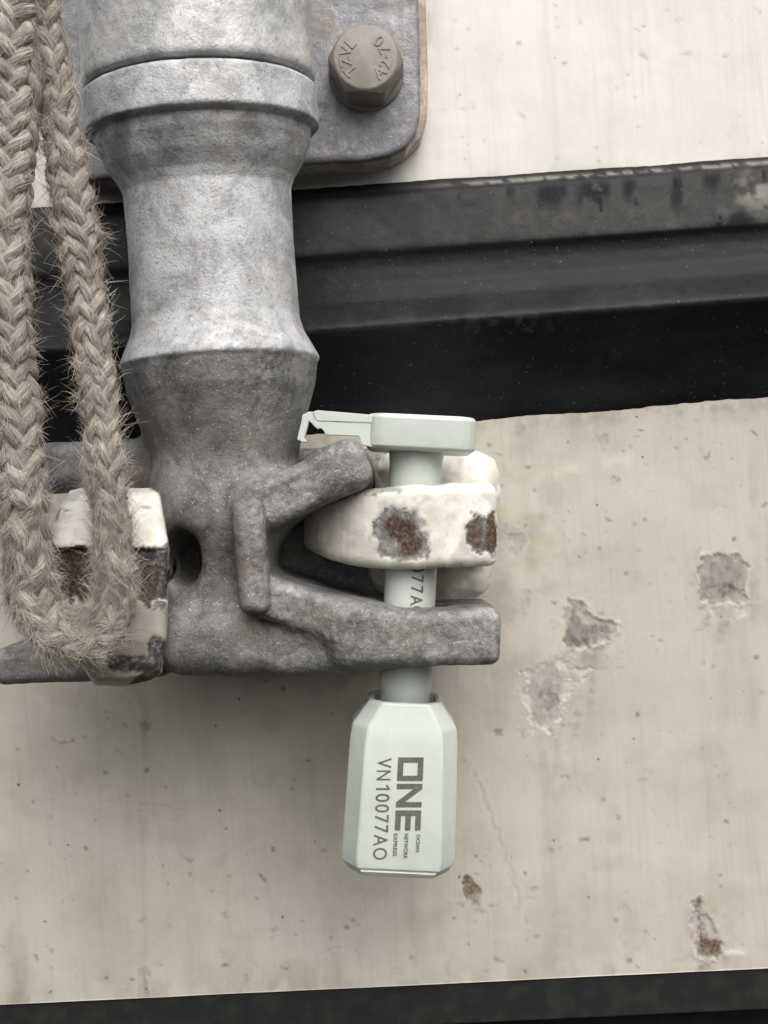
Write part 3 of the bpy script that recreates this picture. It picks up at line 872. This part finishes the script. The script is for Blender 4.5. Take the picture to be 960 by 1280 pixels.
# little casting blob on the flare
bl = A(343, 428, -60); fn, lo, hi = ellipsoid((bl[0], bl[1], -56), np.array([20, 13, 9.0])); fld.add(fn, lo, hi, 12)
# holes: pin holes in the jaws, hole in the side of the core
PD = np.array([-math.sin(math.radians(2.7)), -math.cos(math.radians(2.7))])
P0 = A(521, 560, 0)[:2]
pper = np.array([-PD[1], PD[0]])
def pinhole(X, Z, Y):
    q = (X-P0[0])*pper[0]+(Z-P0[1])*pper[1]-8
    t = (X-P0[0])*PD[0]+(Z-P0[1])*PD[1]
    r_ = np.sqrt((q/1.28)**2+Y**2)-36
    return np.maximum(r_, np.abs(t-220)-90)
fld.add(pinhole, (-30, -240, -60), (100, -50, 60), 4, True)
hc = A(224, 700, -52); fn, lo, hi = ellipsoid((hc[0], hc[1], -55), np.array([24, 37, 135.0])); fld.add(fn, lo, hi, 20, True)
V, Q = fld.mesh()
N = normals(V, Q)
tv = (V[:, 0]-AX0[0])*ADIR[0]+(V[:, 1]-AX0[1])*ADIR[1]
camw = sstep(t_of(452), t_of(464), tv+4*fbm(V, 25, 3, 0.6, 9))
cg = sstep(t_of(395), t_of(470), tv)
disp = fbm(V, 70, 2, 0.5, 1)*(0.6+0.9*cg)+fbm(V, 17, 2, 0.55, 2)*(0.2+0.2*cg)
jaw = cg*sstep(-30, -65, V[:, 2])*sstep(-175, -150, V[:, 0])
disp += jaw*(fbm(V, 6, 2, 0.6, 3)*0.55+fbm(V, 18, 2, 0.6, 4)*0.35)
V = V+N*disp[:, None]
grime = sstep(t_of(160), t_of(176), tv+SHR*(V[:, 2]-YR))*sstep(t_of(225), t_of(190), tv)*(0.3+0.4*fbm(V, 22, 3, 0.6, 10))
cvx = convexity(V, Q, N)
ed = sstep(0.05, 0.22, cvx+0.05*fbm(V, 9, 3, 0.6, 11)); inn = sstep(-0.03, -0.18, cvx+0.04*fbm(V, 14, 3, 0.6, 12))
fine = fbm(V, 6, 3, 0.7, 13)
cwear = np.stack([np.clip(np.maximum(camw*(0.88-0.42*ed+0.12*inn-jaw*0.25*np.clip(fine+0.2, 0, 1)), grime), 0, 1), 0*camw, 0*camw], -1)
fc = tv[Q].mean(axis=1)
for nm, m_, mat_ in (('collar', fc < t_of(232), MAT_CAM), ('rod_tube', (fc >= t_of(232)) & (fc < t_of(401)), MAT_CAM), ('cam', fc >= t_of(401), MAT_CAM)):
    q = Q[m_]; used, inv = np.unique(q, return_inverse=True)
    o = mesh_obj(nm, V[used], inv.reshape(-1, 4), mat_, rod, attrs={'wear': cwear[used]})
    if nm == 'cam': o['label'] = 'dark rough cast cam with two jaws gripping the white lug'

# ================================================================== WHITE KEEPERS
def wear_from(V, blobs, seed):
    """blobs: list of (px,py, rx,ry, channel, amount, hard) seen from the front"""
    k = 1+V[:, 2]/D
    px = V[:, 0]/k+480; py = 640-V[:, 1]/k
    P = np.stack([px, py, V[:, 2]*0.6], -1)
    w = np.zeros((len(V), 3))
    n = fbm(P, 15, 5, 0.66, seed)
    dep = np.zeros(len(V))
    for bx, by, rx, ry, ch, amt, hard in blobs:
        d = np.sqrt(((px-bx)/rx)**2+((py-by)/ry)**2)+0.24*n
        mk = sstep(1.0, 1.0-hard, d)*amt
        w[:, ch] = np.maximum(w[:, ch], mk)
        if ch != 2: dep = np.maximum(dep, mk)
    return w, dep, n

kp = thing('keeper_lug', 'white painted keeper lug with rusty chips, pierced by the seal bolt', 'keeper', A(540, 700, YL-2))
kf = Field((-130, -130, -80), (200, 110, 250), 2.3)
# plan outline (a,Y): blunt right end, rounded nose to the left
def smooth_closed(P, n=5):
    P = np.array(P, float); m_ = len(P); out = []
    for i in range(m_):
        p0, p1, p2, p3 = P[i-1], P[i], P[(i+1) % m_], P[(i+2) % m_]
        for t in np.linspace(0, 1, n, endpoint=False):
            out.append(tuple(0.5*((2*p1)+(-p0+p2)*t+(2*p0-5*p1+4*p2-p3)*t*t+(-p0+3*p1-3*p2+p3)*t**3)))
    return out
plan = smooth_closed([(-140, 92), (-132, 58), (-117, 24), (-95, -10), (-64, -38), (-25, -54), (20, -62), (70, -64), (98, -60), (106, -53), (108, -40), (111, 10), (110, 70), (100, 88), (30, 90), (-60, 90), (-125, 92)], 4)
def lugfn(X, Z, Y):
    c = A(512, 659, -60)
    x = X-c[0]
    d2 = poly2d((x+0*Z+0*Y).astype(np.float32), (Y+0*X+0*Z).astype(np.float32), plan)
    top = 50+0.045*x-np.maximum(-25-x, 0)**2*0.0013-np.maximum(x-92, 0)**2*0.03
    bot = -51+0.035*x*(x > 0)+np.maximum(-25-x, 0)**2*0.0016
    z = Z-c[1]
    dz = np.maximum(z-top, bot-z)
    r = 13
    qx, qz = np.maximum(d2+r, 0), np.maximum(dz+r, 0)
    return np.minimum(np.maximum(d2+r, dz+r), 0)+np.sqrt(qx*qx+qz*qz)-r
cc = A(512, 659, -60)
kf.add(lugfn, (cc[0]-128, cc[1]-56, -64), (cc[0]+130, cc[1]+56, 90))
c = A(540, 655, 150); fn, lo, hi = rbox((c[0], c[1], 165), (84, 100, 76), 34, -3); kf.add(fn, lo, hi, 16)
c = A(575, 610, 110); fn, lo, hi = ellipsoid((c[0], c[1], 130), np.array([36, 46, 50.0])); kf.add(fn, lo, hi, 18)
c = A(575, 720, 110); fn, lo, hi = ellipsoid((c[0]-14, c[1], 120), np.array([28, 34, 40.0])); kf.add(fn, lo, hi, 14)
def pinhole2(X, Z, Y):
    q = (X-P0[0])*pper[0]+(Z-P0[1])*pper[1]
    return np.sqrt(q*q+(Y-0)**2)-38+0*Z
kf.add(pinhole2, (-20, -90, -50), (90, 60, 50), 5, True)
V, Q = kf.mesh(); N = normals(V, Q)
w, dep, n = wear_from(V, [(502, 672, 46, 46, 2, 0.55, 0.35), (504, 700, 22, 24, 2, 0.6, 0.5), (600, 678, 26, 36, 2, 0.5, 0.4), (496, 664, 30, 28, 0, 0.75, 0.14), (516, 682, 24, 22, 0, 0.75, 0.14), (486, 688, 16, 13, 0, 0.7, 0.2), (522, 655, 15, 9, 0, 0.5, 0.3), (499, 664, 22, 21, 1, 1.0, 0.32), (512, 680, 19, 18, 1, 1.0, 0.32), (599, 668, 17, 25, 0, 0.9, 0.12), (594, 664, 12, 22, 1, 0.9, 0.25), (615, 668, 9, 28, 1, 1.0, 0.2),
                          (470, 612, 46, 4.5, 0, 0.6, 0.5), (420, 622, 14, 5, 0, 0.45, 0.5), (545, 606, 20, 3, 0, 0.4, 0.5), (618, 692, 6, 10, 1, 0.5, 0.4)], 21)
cvx = convexity(V, Q, N); ne = fbm(V, 16, 4, 0.65, 24)
edg = sstep(0.06, 0.16, cvx-0.05+0.16*ne)*sstep(0.02, 0.08, cvx)
w[:, 0] = np.maximum(w[:, 0], 0.85*edg*sstep(0.1, 0.3, fbm(V, 45, 3, 0.6, 25)+0.0))
front = (V[:, 2] < 60)
w *= front[:, None]; dep = dep*front
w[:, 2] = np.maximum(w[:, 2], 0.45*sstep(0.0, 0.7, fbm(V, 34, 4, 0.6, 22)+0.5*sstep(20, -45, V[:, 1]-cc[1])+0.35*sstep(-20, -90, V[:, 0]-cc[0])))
V = V+N*(fbm(V, 40, 3, 0.5, 23)*(1.1+3.5*sstep(70, 110, V[:, 2])) - dep*(2.8+1.4*n))[:, None]
back = V[Q][:, :, 2].mean(1) > 95
for nm, m_ in (('lug_plate', ~back), ('lug_base', back)):
    q = Q[m_]; used, inv = np.unique(q, return_inverse=True)
    mesh_obj(nm, V[used], inv.reshape(-1, 4), MAT_WHITE, kp, attrs={'wear': w[used]})

lk = thing('keeper_hook', 'white painted keeper block with dark chipped band, behind the rope loop', 'keeper', A(140, 760, YL-2))
lf = Field((-390, -215, -150), (-215, 60, 250), 2.2)
outline = [A(x, y, -125)[:2].tolist() for x, y in [(82, 612), (110, 606), (190, 607), (200, 616), (207, 655), (212, 690), (211, 740), (208, 800), (203, 845), (190, 858), (150, 866), (116, 864), (100, 835), (74, 760), (62, 690), (66, 645)]]
fy = np.array([(606, -58), (616, -82), (636, -112), (660, -124), (684, -132), (688, -124), (716, -122), (748, -120), (754, -126), (800, -128), (830, -122), (850, -112), (868, -92)])
def hookfn(X, Z, Y):
    dp = poly2d((X+0*Z+0.2*(Y+125)).astype(np.float32), (Z+0*X+0*Y).astype(np.float32), outline)
    py = 640-Z*D/(D-125)
    yf = np.interp(py, fy[:, 0], fy[:, 1])
    dyf = np.maximum((yf-Y)*0.8, Y+38)
    a_, b_ = np.broadcast_arrays(dp, dyf)
    r = 13
    qx, qz = np.maximum(a_+r, 0), np.maximum(b_+r, 0)
    return np.minimum(np.maximum(a_+r, b_+r), 0)+np.sqrt(qx*qx+qz*qz)-r
lf.add(hookfn, (-380, -210, -145), (-228, 40, -30))
fn, lo, hi = rbox((-306, -60, 100), (34, 62, 142), 14, 0); lf.add(fn, lo, hi, 10)
V, Q = lf.mesh(); N = normals(V, Q)
w, dep, n = wear_from(V, [(95, 720, 44, 34, 1, 1.0, 0.15), (190, 722, 34, 30, 0, 1.0, 0.2), (192, 742, 22, 12, 1, 0.6, 0.4), (168, 832, 42, 14, 0, 0.9, 0.3), (196, 812, 16, 22, 0, 0.95, 0.3), (186, 850, 24, 12, 1, 0.9, 0.3),
                          (90, 622, 16, 7, 0, 0.35, 0.5), (68, 640, 8, 20, 0, 0.7, 0.4), (182, 634, 10, 3, 0, 0.5, 0.5)], 31)
cvx = convexity(V, Q, N); ne = fbm(V, 16, 4, 0.65, 34)
edg = sstep(0.06, 0.16, cvx-0.05+0.16*ne)*sstep(0.02, 0.08, cvx)
w[:, 0] = np.maximum(w[:, 0], 0.85*edg*sstep(0.1, 0.3, fbm(V, 45, 3, 0.6, 35)+0.1))
k = 1+V[:, 2]/D; pyv = 640-V[:, 1]/k
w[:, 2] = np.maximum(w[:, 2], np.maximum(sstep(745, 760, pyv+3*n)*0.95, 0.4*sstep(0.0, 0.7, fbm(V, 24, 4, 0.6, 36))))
pxv = V[:, 0]/k+480
bandm = sstep(683, 687, pyv+8*n)*sstep(755, 748, pyv+12*n)*(V[:, 2] < -60)
w[:, 1] = np.maximum(w[:, 1], bandm*sstep(196, 170, pxv+12*n)); w[:, 0] = np.maximum(w[:, 0], bandm*sstep(165, 182, pxv+8*n)*sstep(214, 208, pxv))
V = V+N*(fbm(V, 40, 3, 0.5, 33)*1.0 - dep*(1.8+0.7*n))[:, None]
hk = V[Q][:, :, 2].mean(1) < -36
for nm, m_ in (('hook_head', hk), ('hook_stem', ~hk)):
    q = Q[m_]; used, inv = np.unique(q, return_inverse=True)
    mesh_obj(nm, V[used], inv.reshape(-1, 4), MAT_WHITE, lk, attrs={'wear': w[used]})

# ================================================================== BOLT SEAL
seal = thing('bolt_seal', 'pale green plastic container bolt seal with printed serial, hanging through the lug', 'seal', A(500, 1100, 0))
def SL(q, t, y):
    """seal frame: q across, t down from the head, y depth"""
    q, t, y = np.broadcast_arrays(np.asarray(q, float), np.asarray(t, float), np.asarray(y, float))
    return np.stack([P0[0]+pper[0]*q+PD[0]*t, P0[1]+pper[1]*q+PD[1]*t, y], -1)
ts = lambda py: py-560.0                                  # at Y=0 one pixel is one u
pin = lathe('pin', P0, PD, 0.0, [(ts(556), 36), (ts(566), 34.5), (ts(580), 33), (ts(830), 32), (ts(836), 33.5), (ts(860), 33), (ts(862), 31.5), (ts(900), 31.5)], 64, MAT_SEAL, seal)
pin['label'] = 'round pin of the seal with part of the serial printed on it'

def loft(name, secs, material, parent, bev):
    """secs: list of (t, list of (q,y)) with equal counts"""
    n = len(secs[0][1]); V = []; F = []
    for t, pts in secs:
        for q, y in pts: V.append(SL(q, t, y))
    for i in range(len(secs)-1):
        for j in range(n):
            F.append([i*n+j, i*n+(j+1) % n, (i+1)*n+(j+1) % n, (i+1)*n+j])
    F.append(list(range(n))); F.append([(len(secs)-1)*n+j for j in range(n)][::-1])
    o = mesh_obj(name, np.array(V), F, material, parent, smooth=False); fix_normals(o)
    if bev: bevel(o, bev, 3, 18)
    return o
def octo(w, d, cx, cy):
    return [(-(w-cx), -d), ((w-cx), -d), (w, -(d-cy)), (w, (d-cy)), ((w-cx), d), (-(w-cx), d), (-w, (d-cy)), (-w, -(d-cy))]
KB = 0.955
tb = lambda py: 80.0+(py-640)*(1-42/D)              # pixels seen on the body's front -> length along the seal
body = loft('lock_body', [(tb(892), octo(38, 38, 14, 14)), (tb(878.5), octo(38, 38, 14, 14)), (tb(878), octo(46*KB, 50, 16, 18)), (tb(909), octo(67*KB, 57.5, 20, 22)), (tb(928), octo(69*KB, 62, 20, 26)),
                          (tb(1070), octo(72.5*KB, 64, 19, 28)), (tb(1083), octo(71*KB, 63, 19, 28))], MAT_SEAL, seal, 5.0)
# closing lip at the foot of the body
loft('foot_rim', [(tb(1082.5), octo(67.5*KB, 60.5, 19, 27)), (tb(1085), octo(67.5*KB, 60.5, 19, 27)), (tb(1085.5), octo(66.5*KB, 61.5, 19, 27)), (tb(1092), octo(63*KB, 57, 19, 27))], MAT_SEAL, seal, 1.5)
# head
def rrect(w, d, r, n=5):
    out = []
    for sx, sy, a0 in ((1, -1, -90), (1, 1, 0), (-1, 1, 90), (-1, -1, 180)):
        for i in range(n+1):
            th = math.radians(a0+90*i/n)
            out.append((sx*(w-r)+r*math.cos(th), sy*(d-r)+r*math.sin(th)))
    return out
HT = 2.0
def head_sec(t, w, d, off=4.0): return (t, [(q+off, y) for q, y in rrect(w, d, 24)])
hd = loft('head', [head_sec(ts(566), 34, 36, 1), head_sec(ts(565.5), 62, 50), head_sec(ts(562), 66.5, 54), head_sec(ts(550), 67, 55), head_sec(ts(527), 66.5, 55), head_sec(ts(522.5), 64, 52)], MAT_SEAL, seal, 1.6)
# broken tab: a thin channel (top strip, stepped front wall) and a torn curl at its end
def extrude_px(name, pts, Y0, Y1, parent, bev=0.8):
    v, f = slab('x', pts, Y0, Y1, MAT_SEAL)
    o = mesh_obj(name, v, f, MAT_SEAL, parent, smooth=False); fix_normals(o); bevel(o, bev, 2, 25)
    return o
tab = extrude_px('tab', [(391, 514.5), (397, 512.8), (430, 515.5), (472, 519), (472, 529), (438, 527.5), (396, 526), (393, 520)], -46, 34, seal)
extrude_px('tab_wall', [(393, 523), (420, 527.5), (453, 528), (470, 530), (470, 560), (452, 556), (449, 545.5), (448, 545), (407, 543.5), (404, 537.5), (400, 535), (397, 536.5), (391, 531)], -45, -39, seal)
extrude_px('torn_edge', [(378, 518.5), (386, 514.5), (394, 515), (396, 527), (392, 531), (386, 526), (383.5, 536), (380.5, 547), (384, 553), (378, 552.5), (371.5, 549.5), (373, 541), (376, 530)], -44, -30, seal)

# ---- printing
def print_obj(name, v2, f, place, parent, label=None):
    V = place(v2[:, 0], v2[:, 1])
    o = mesh_obj(name, V, f, MAT_PRINT, parent, smooth=False)
    if label: o['label'] = label
    return o
FRONT = -64.6
def face_y(t):   # front face depth of the lock body along its length
    return np.interp(t, [tb(928), tb(1070), tb(1083)], [-62, -64, -63])-0.45
kF = 1-64/D
def body_place(px_of_up):
    """map print pixels (px,py) seen on the front face into the seal frame"""
    def f(px, py):
        a = (px-480)*kF; b = (640-py)*kF
        q = (a-P0[0])*pper[0]+(b-P0[1])*pper[1]; t = (a-P0[0])*PD[0]+(b-P0[1])*PD[1]
        return SL(q, t, face_y(t))
    return f
bp = body_place(None)
LEAN = -0.047                                            # baseline drifts left as it runs down
def txt_on_body(s, py0, py1, px_base, px_top, name):
    v2, f = text_mesh(s, 1.0, 0.03)
    x0, x1 = v2[:, 0].min(), v2[:, 0].max()
    y0, y1 = 0.0, np.percentile(v2[:, 1], 100)
    def place(x, y):
        py = py0+(x-x0)/(x1-x0)*(py1-py0)
        px = px_base+(y-y0)/(y1-y0)*(px_top-px_base)+LEAN*(py-py0)
        return bp(px, py)
    return print_obj(name, v2, f, place, body)
ONE_V = np.array([(0, 0.0, 0), (0.13, 0.0, 0), (0.13, 1.0, 0), (0.03, 1.0, 0), (0, 0.97, 0), (-0.22, 0.80, 0), (-0.22, 0.66, 0), (0, 0.80, 0)])*np.array([1, 0.72, 1])
ONE_F = [[0, 1, 2, 3, 4, 7], [4, 5, 6, 7]]
def serial(chars, place_of, parent, name, bold):
    V, F = [], []
    n = 0
    for chh, p0_, p1_ in chars:
        v2, f = (ONE_V, ONE_F) if chh == '1' else text_mesh(chh, 1.0, bold)
        x0, x1, yt = v2[:, 0].min(), v2[:, 0].max(), v2[:, 1].max()
        yb = min(0, v2[:, 1].min())
        V.append(place_of(p0_+(v2[:, 0]-x0)/(x1-x0)*(p1_-p0_), (v2[:, 1]-yb)/(yt-yb)))
        F += [[q+n for q in f_] for f_ in f]; n += len(v2)
    return mesh_obj(name, np.concatenate(V), F, MAT_PRINT, parent, smooth=False)
serial([('V', 947.8, 960.3), ('N', 963.2, 975.6), ('1', 981.5, 987.6), ('0', 992.3, 1002.6), ('0', 1005.6, 1015.6), ('7', 1018.8, 1028.8), ('7', 1031.3, 1041), ('A', 1043, 1057.3), ('O', 1059.7, 1074.5)],
       lambda py, h: bp(471.8+h*17.6+LEAN*(py-948), py), body, 'serial_number', 0.006)
txt_on_body('OCEAN', 1043, 1065, 520.8, 525.3, 'small_lettering')
txt_on_body('NETWORK', 1042, 1074, 505.6, 510.6, 'small_lettering')
txt_on_body('EXPRESS', 1042, 1070, 492.3, 497.2, 'small_lettering')
def glyph(name, polys):
    V, F = [], []
    for p in polys:
        F.append(list(range(len(V), len(V)+len(p)))); V += p
    V = np.array(V, float)
    # (u along reading = down the photo, v up of letter = to the right)
    print_obj(name, V, F, lambda x, y: bp(497.6+y*32.2+LEAN*(x-947), x), body)
y0 = 947
glyph('logo_letter', [[(947, 0), (976.5, 0), (976.5, .22), (947, .22)], [(947, .78), (976.5, .78), (976.5, 1), (947, 1)], [(947, .22), (953.6, .22), (953.6, .78), (947, .78)], [(969.9, .22), (976.5, .22), (976.5, .78), (969.9, .78)]])
glyph('logo_letter', [[(980, 0), (986.6, 0), (986.6, 1), (980, 1)], [(1002.8, 0), (1009.4, 0), (1009.4, 1), (1002.8, 1)], [(986.6, 1), (986.6, .66), (1002.8, 0), (1002.8, .34)]])
glyph('logo_letter', [[(1013, 0), (1020, 0), (1020, 1), (1013, 1)], [(1020, 0), (1038.2, 0), (1038.2, .22), (1020, .22)], [(1020, .39), (1038.2, .39), (1038.2, .61), (1020, .61)], [(1020, .78), (1038.2, .78), (1038.2, 1), (1020, 1)]])
# serial again on the pin, wrapped round it
def pin_place(py, h):
    px = 514.2+h*15.5-0.045*(py-725)
    a = (px-480)*(1-32/D); b = (640-py)*(1-32/D)
    q = (a-P0[0])*pper[0]+(b-P0[1])*pper[1]; t = (a-P0[0])*PD[0]+(b-P0[1])*PD[1]
    rr = np.interp(t, [ts(580), ts(830)], [33, 32])+1.0
    return SL(q, t, -np.sqrt(np.maximum(rr*rr-q*q, 1)))
serial([(c_, 724+(i_-5)*13.2-w_/2, 724+(i_-5)*13.2+w_/2) for i_, (c_, w_) in enumerate(zip('VN10077AO', (12, 11, 5, 9, 9, 9, 9, 13, 12)))], pin_place, pin, 'pin_serial', 0.008)

# ================================================================== ROPE
rp = thing('rope', 'frayed beige jute rope hanging as a loop in front of the rod', 'rope', A(95, 820, -190))
ctl = [(8, -150, -215), (12, -60, -217), (15, 60, -220), (13, 180, -224), (7, 300, -226), (13, 420, -222), (22, 520, -216), (30, 610, -210), (33, 680, -205), (40, 740, -201), (66, 790, -200), (104, 803, -198), (138, 775, -192), (144, 705, -187),
       (136, 640, -184), (129, 560, -182), (121, 470, -182), (107, 370, -184), (94, 280, -188), (81, 190, -193), (67, 110, -197), (51, 30, -196), (40, -60, -190), (30, -150, -184)]
cp = np.array([A(x, y, Y) for x, y, Y in ctl])
def catmull(P, n=40):
    out = []
    for i in range(1, len(P)-2):
        p0, p1, p2, p3 = P[i-1], P[i], P[i+1], P[i+2]
        for t in np.linspace(0, 1, n, endpoint=False):
            out.append(0.5*((2*p1)+(-p0+p2)*t+(2*p0-5*p1+4*p2-p3)*t*t+(-p0+3*p1-3*p2+p3)*t**3))
    return np.array(out)
cl = catmull(cp)
seglen = np.linalg.norm(np.diff(cl, axis=0), axis=1); cs = np.concatenate([[0], np.cumsum(seglen)])
NS = int(cs[-1]/4.0)
ss = np.linspace(0, cs[-1], NS)
C = np.stack([np.interp(ss, cs, cl[:, k]) for k in range(3)], -1)
T = np.gradient(C, axis=0); T /= np.linalg.norm(T, axis=1, keepdims=True)
N1 = np.zeros_like(C); n = np.array([0, 0, -1.0])
for i in range(NS):
    n = n-T[i]*np.dot(n, T[i]); n /= np.linalg.norm(n); N1[i] = n
N2 = np.cross(T, N1)
LP = 178.0; R0 = 13.2; HB = 2.7; RS = 5.5
matted = sstep(560, 700, 640-C[:, 1]/(1+C[:, 2]/D))       # the lower loop is matted and frayed
bulk = 1.0+0.12*fbm(np.stack([ss, 0*ss, 0*ss], -1), 90, 2, 0.5, 40)+0.06*matted
bulk = bulk*np.interp(ss, [0, cs[-1]*0.42, cs[-1]*0.55, cs[-1]], [1.5, 1.32, 1.04, 1.14])
RINGS = 12
strand_paths = []
for d_ in (1, -1):
    for k in range(8):
        sgn = d_
        th = sgn*2*math.pi*ss/LP+2*math.pi*k/8+(0.0 if d_ > 0 else 0.2)
        jit = fbm(np.stack([ss, np.full(NS, k*31.0), np.full(NS, d_*50.0)], -1), 45, 2, 0.5, 41)
        th = th+jit*(0.30+0.25*matted)
        rr = (R0+sgn*HB*np.cos(4*th)*(1-0.35*matted)+jit*2.6)*bulk
        c = C+N1*(np.cos(th)*rr)[:, None]+N2*(np.sin(th)*rr)[:, None]
        t = np.gradient(c, axis=0); t /= np.linalg.norm(t, axis=1, keepdims=True)
        rad = N1*np.cos(th)[:, None]+N2*np.sin(th)[:, None]
        rad = rad-t*np.sum(rad*t, 1)[:, None]; rad /= np.linalg.norm(rad, axis=1, keepdims=True)
        bi = np.cross(t, rad)
        jr = 1+0.22*fbm(np.stack([ss, np.full(NS, k*13.0+7), np.full(NS, d_*20.0)], -1), 26, 3, 0.6, 42)
        rs = RS*jr*bulk
        ph = np.linspace(0, 2*math.pi, RINGS+1)
        PH, I2 = np.meshgrid(ph, np.arange(NS), indexing='xy')
        V = c[:, None, :]+rad[:, None, :]*(np.cos(PH)*rs[:, None]*0.74)[..., None]+bi[:, None, :]*(np.sin(PH)*rs[:, None]*1.06)[..., None]
        # ropey flutes: the yarn's own twist
        fl_ = 1+0.06*np.cos(3*PH+ss[:, None]*0.16)
        V = c[:, None, :]+(V-c[:, None, :])*fl_[..., None]
        uv = np.stack([np.repeat(ss[:, None], RINGS+1, 1), PH/(2*math.pi)], -1).reshape(-1, 2)
        V = V.reshape(-1, 3)
        I = np.arange(len(V)).reshape(NS, RINGS+1)
        Q = np.stack([I[:-1, :-1], I[1:, :-1], I[1:, 1:], I[:-1, 1:]], -1).reshape(-1, 4)
        o = mesh_obj('strand', V, Q, MAT_ROPE, rp, uv=uv)
        strand_paths.append((c, t, rad, bi, rs))
# loose fibres
def fibres(n, smin, smax, len_lo, len_hi, lift, rad0, seed, bias=None, clump=0.0):
    r = np.random.default_rng(seed)
    allV, allF = [], []
    base = 0
    cl_i = r.integers(int(smin*NS), int(smax*NS)-1, 130); cl_s = r.integers(0, 16, 130); cl_d = r.normal(0, 0.5, (130, 3))
    for _ in range(n):
        i = int(r.integers(int(smin*NS), int(smax*NS)-1))
        if bias is not None and r.random() > bias[i]: continue
        sidx = int(r.integers(0, 16)); extra = 0
        if clump and r.random() < clump:
            q_ = int(r.integers(0, 130)); i = int(np.clip(cl_i[q_]+r.normal(0, 2.5), 1, NS-2)); sidx = int(cl_s[q_]); extra = cl_d[q_]
        c, t, rad, bi, rs = strand_paths[sidx]
        out = c[i]-C[i]; out /= np.linalg.norm(out)+1e-9
        if out[2] > 0.55: continue
        p = c[i]+rad[i]*rs[i]*0.8*r.uniform(0.6, 1.0)+bi[i]*rs[i]*r.uniform(-0.5, 0.5)
        d = t[i]*(1 if r.random() < 0.7 else -1)*r.uniform(0.5, 1.0)+out*lift*r.uniform(0.3, 1.3)+r.normal(0, 0.22, 3)+extra
        d /= np.linalg.norm(d)
        L = len_lo+(len_hi-len_lo)*r.random()**2.2
        curl = r.normal(0, 1, 3)*0.25/5; curl += np.array([0, -0.02, 0])
        nseg = 5
        up = np.cross(d, r.normal(0, 1, 3)); up /= np.linalg.norm(up); sd_ = np.cross(d, up)
        w0 = rad0*r.uniform(0.6, 1.3)
        for k in range(nseg+1):
            w = w0*(1-0.8*k/nseg)
            for q in range(3):
                an = 2*math.pi*q/3
                allV.append(p+up*w*math.cos(an)+sd_*w*math.sin(an))
            if k < nseg:
                for q in range(3):
                    a0 = base+k*3+q; a1 = base+k*3+(q+1) % 3
                    allF.append([a0, a1, a1+3, a0+3])
            p = p+d*L/nseg
            d = d+curl*(1+k*0.6)+r.normal(0, 0.06, 3); d /= np.linalg.norm(d)
        base += (nseg+1)*3
    return np.array(allV), allF
fv1, ff1 = fibres(2600, 0.02, 0.98, 5, 34, 0.6, 0.22, 1, clump=0.7)
fv2, ff2 = fibres(18000, 0.02, 0.98, 10, 34, 0.13, 0.36, 2, clump=0.15)
fv3, ff3 = fibres(20000, 0.3, 0.72, 9, 34, 0.28, 0.3, 3, bias=matted)
allv = np.concatenate([fv1, fv2, fv3])
allf = ff1+[[q+len(fv1) for q in f_] for f_ in ff2]+[[q+len(fv1)+len(fv2) for q in f_] for f_ in ff3]
fo = mesh_obj('loose_fibres', allv, allf, MAT_FIB, rp)
fo['kind'] = 'stuff'
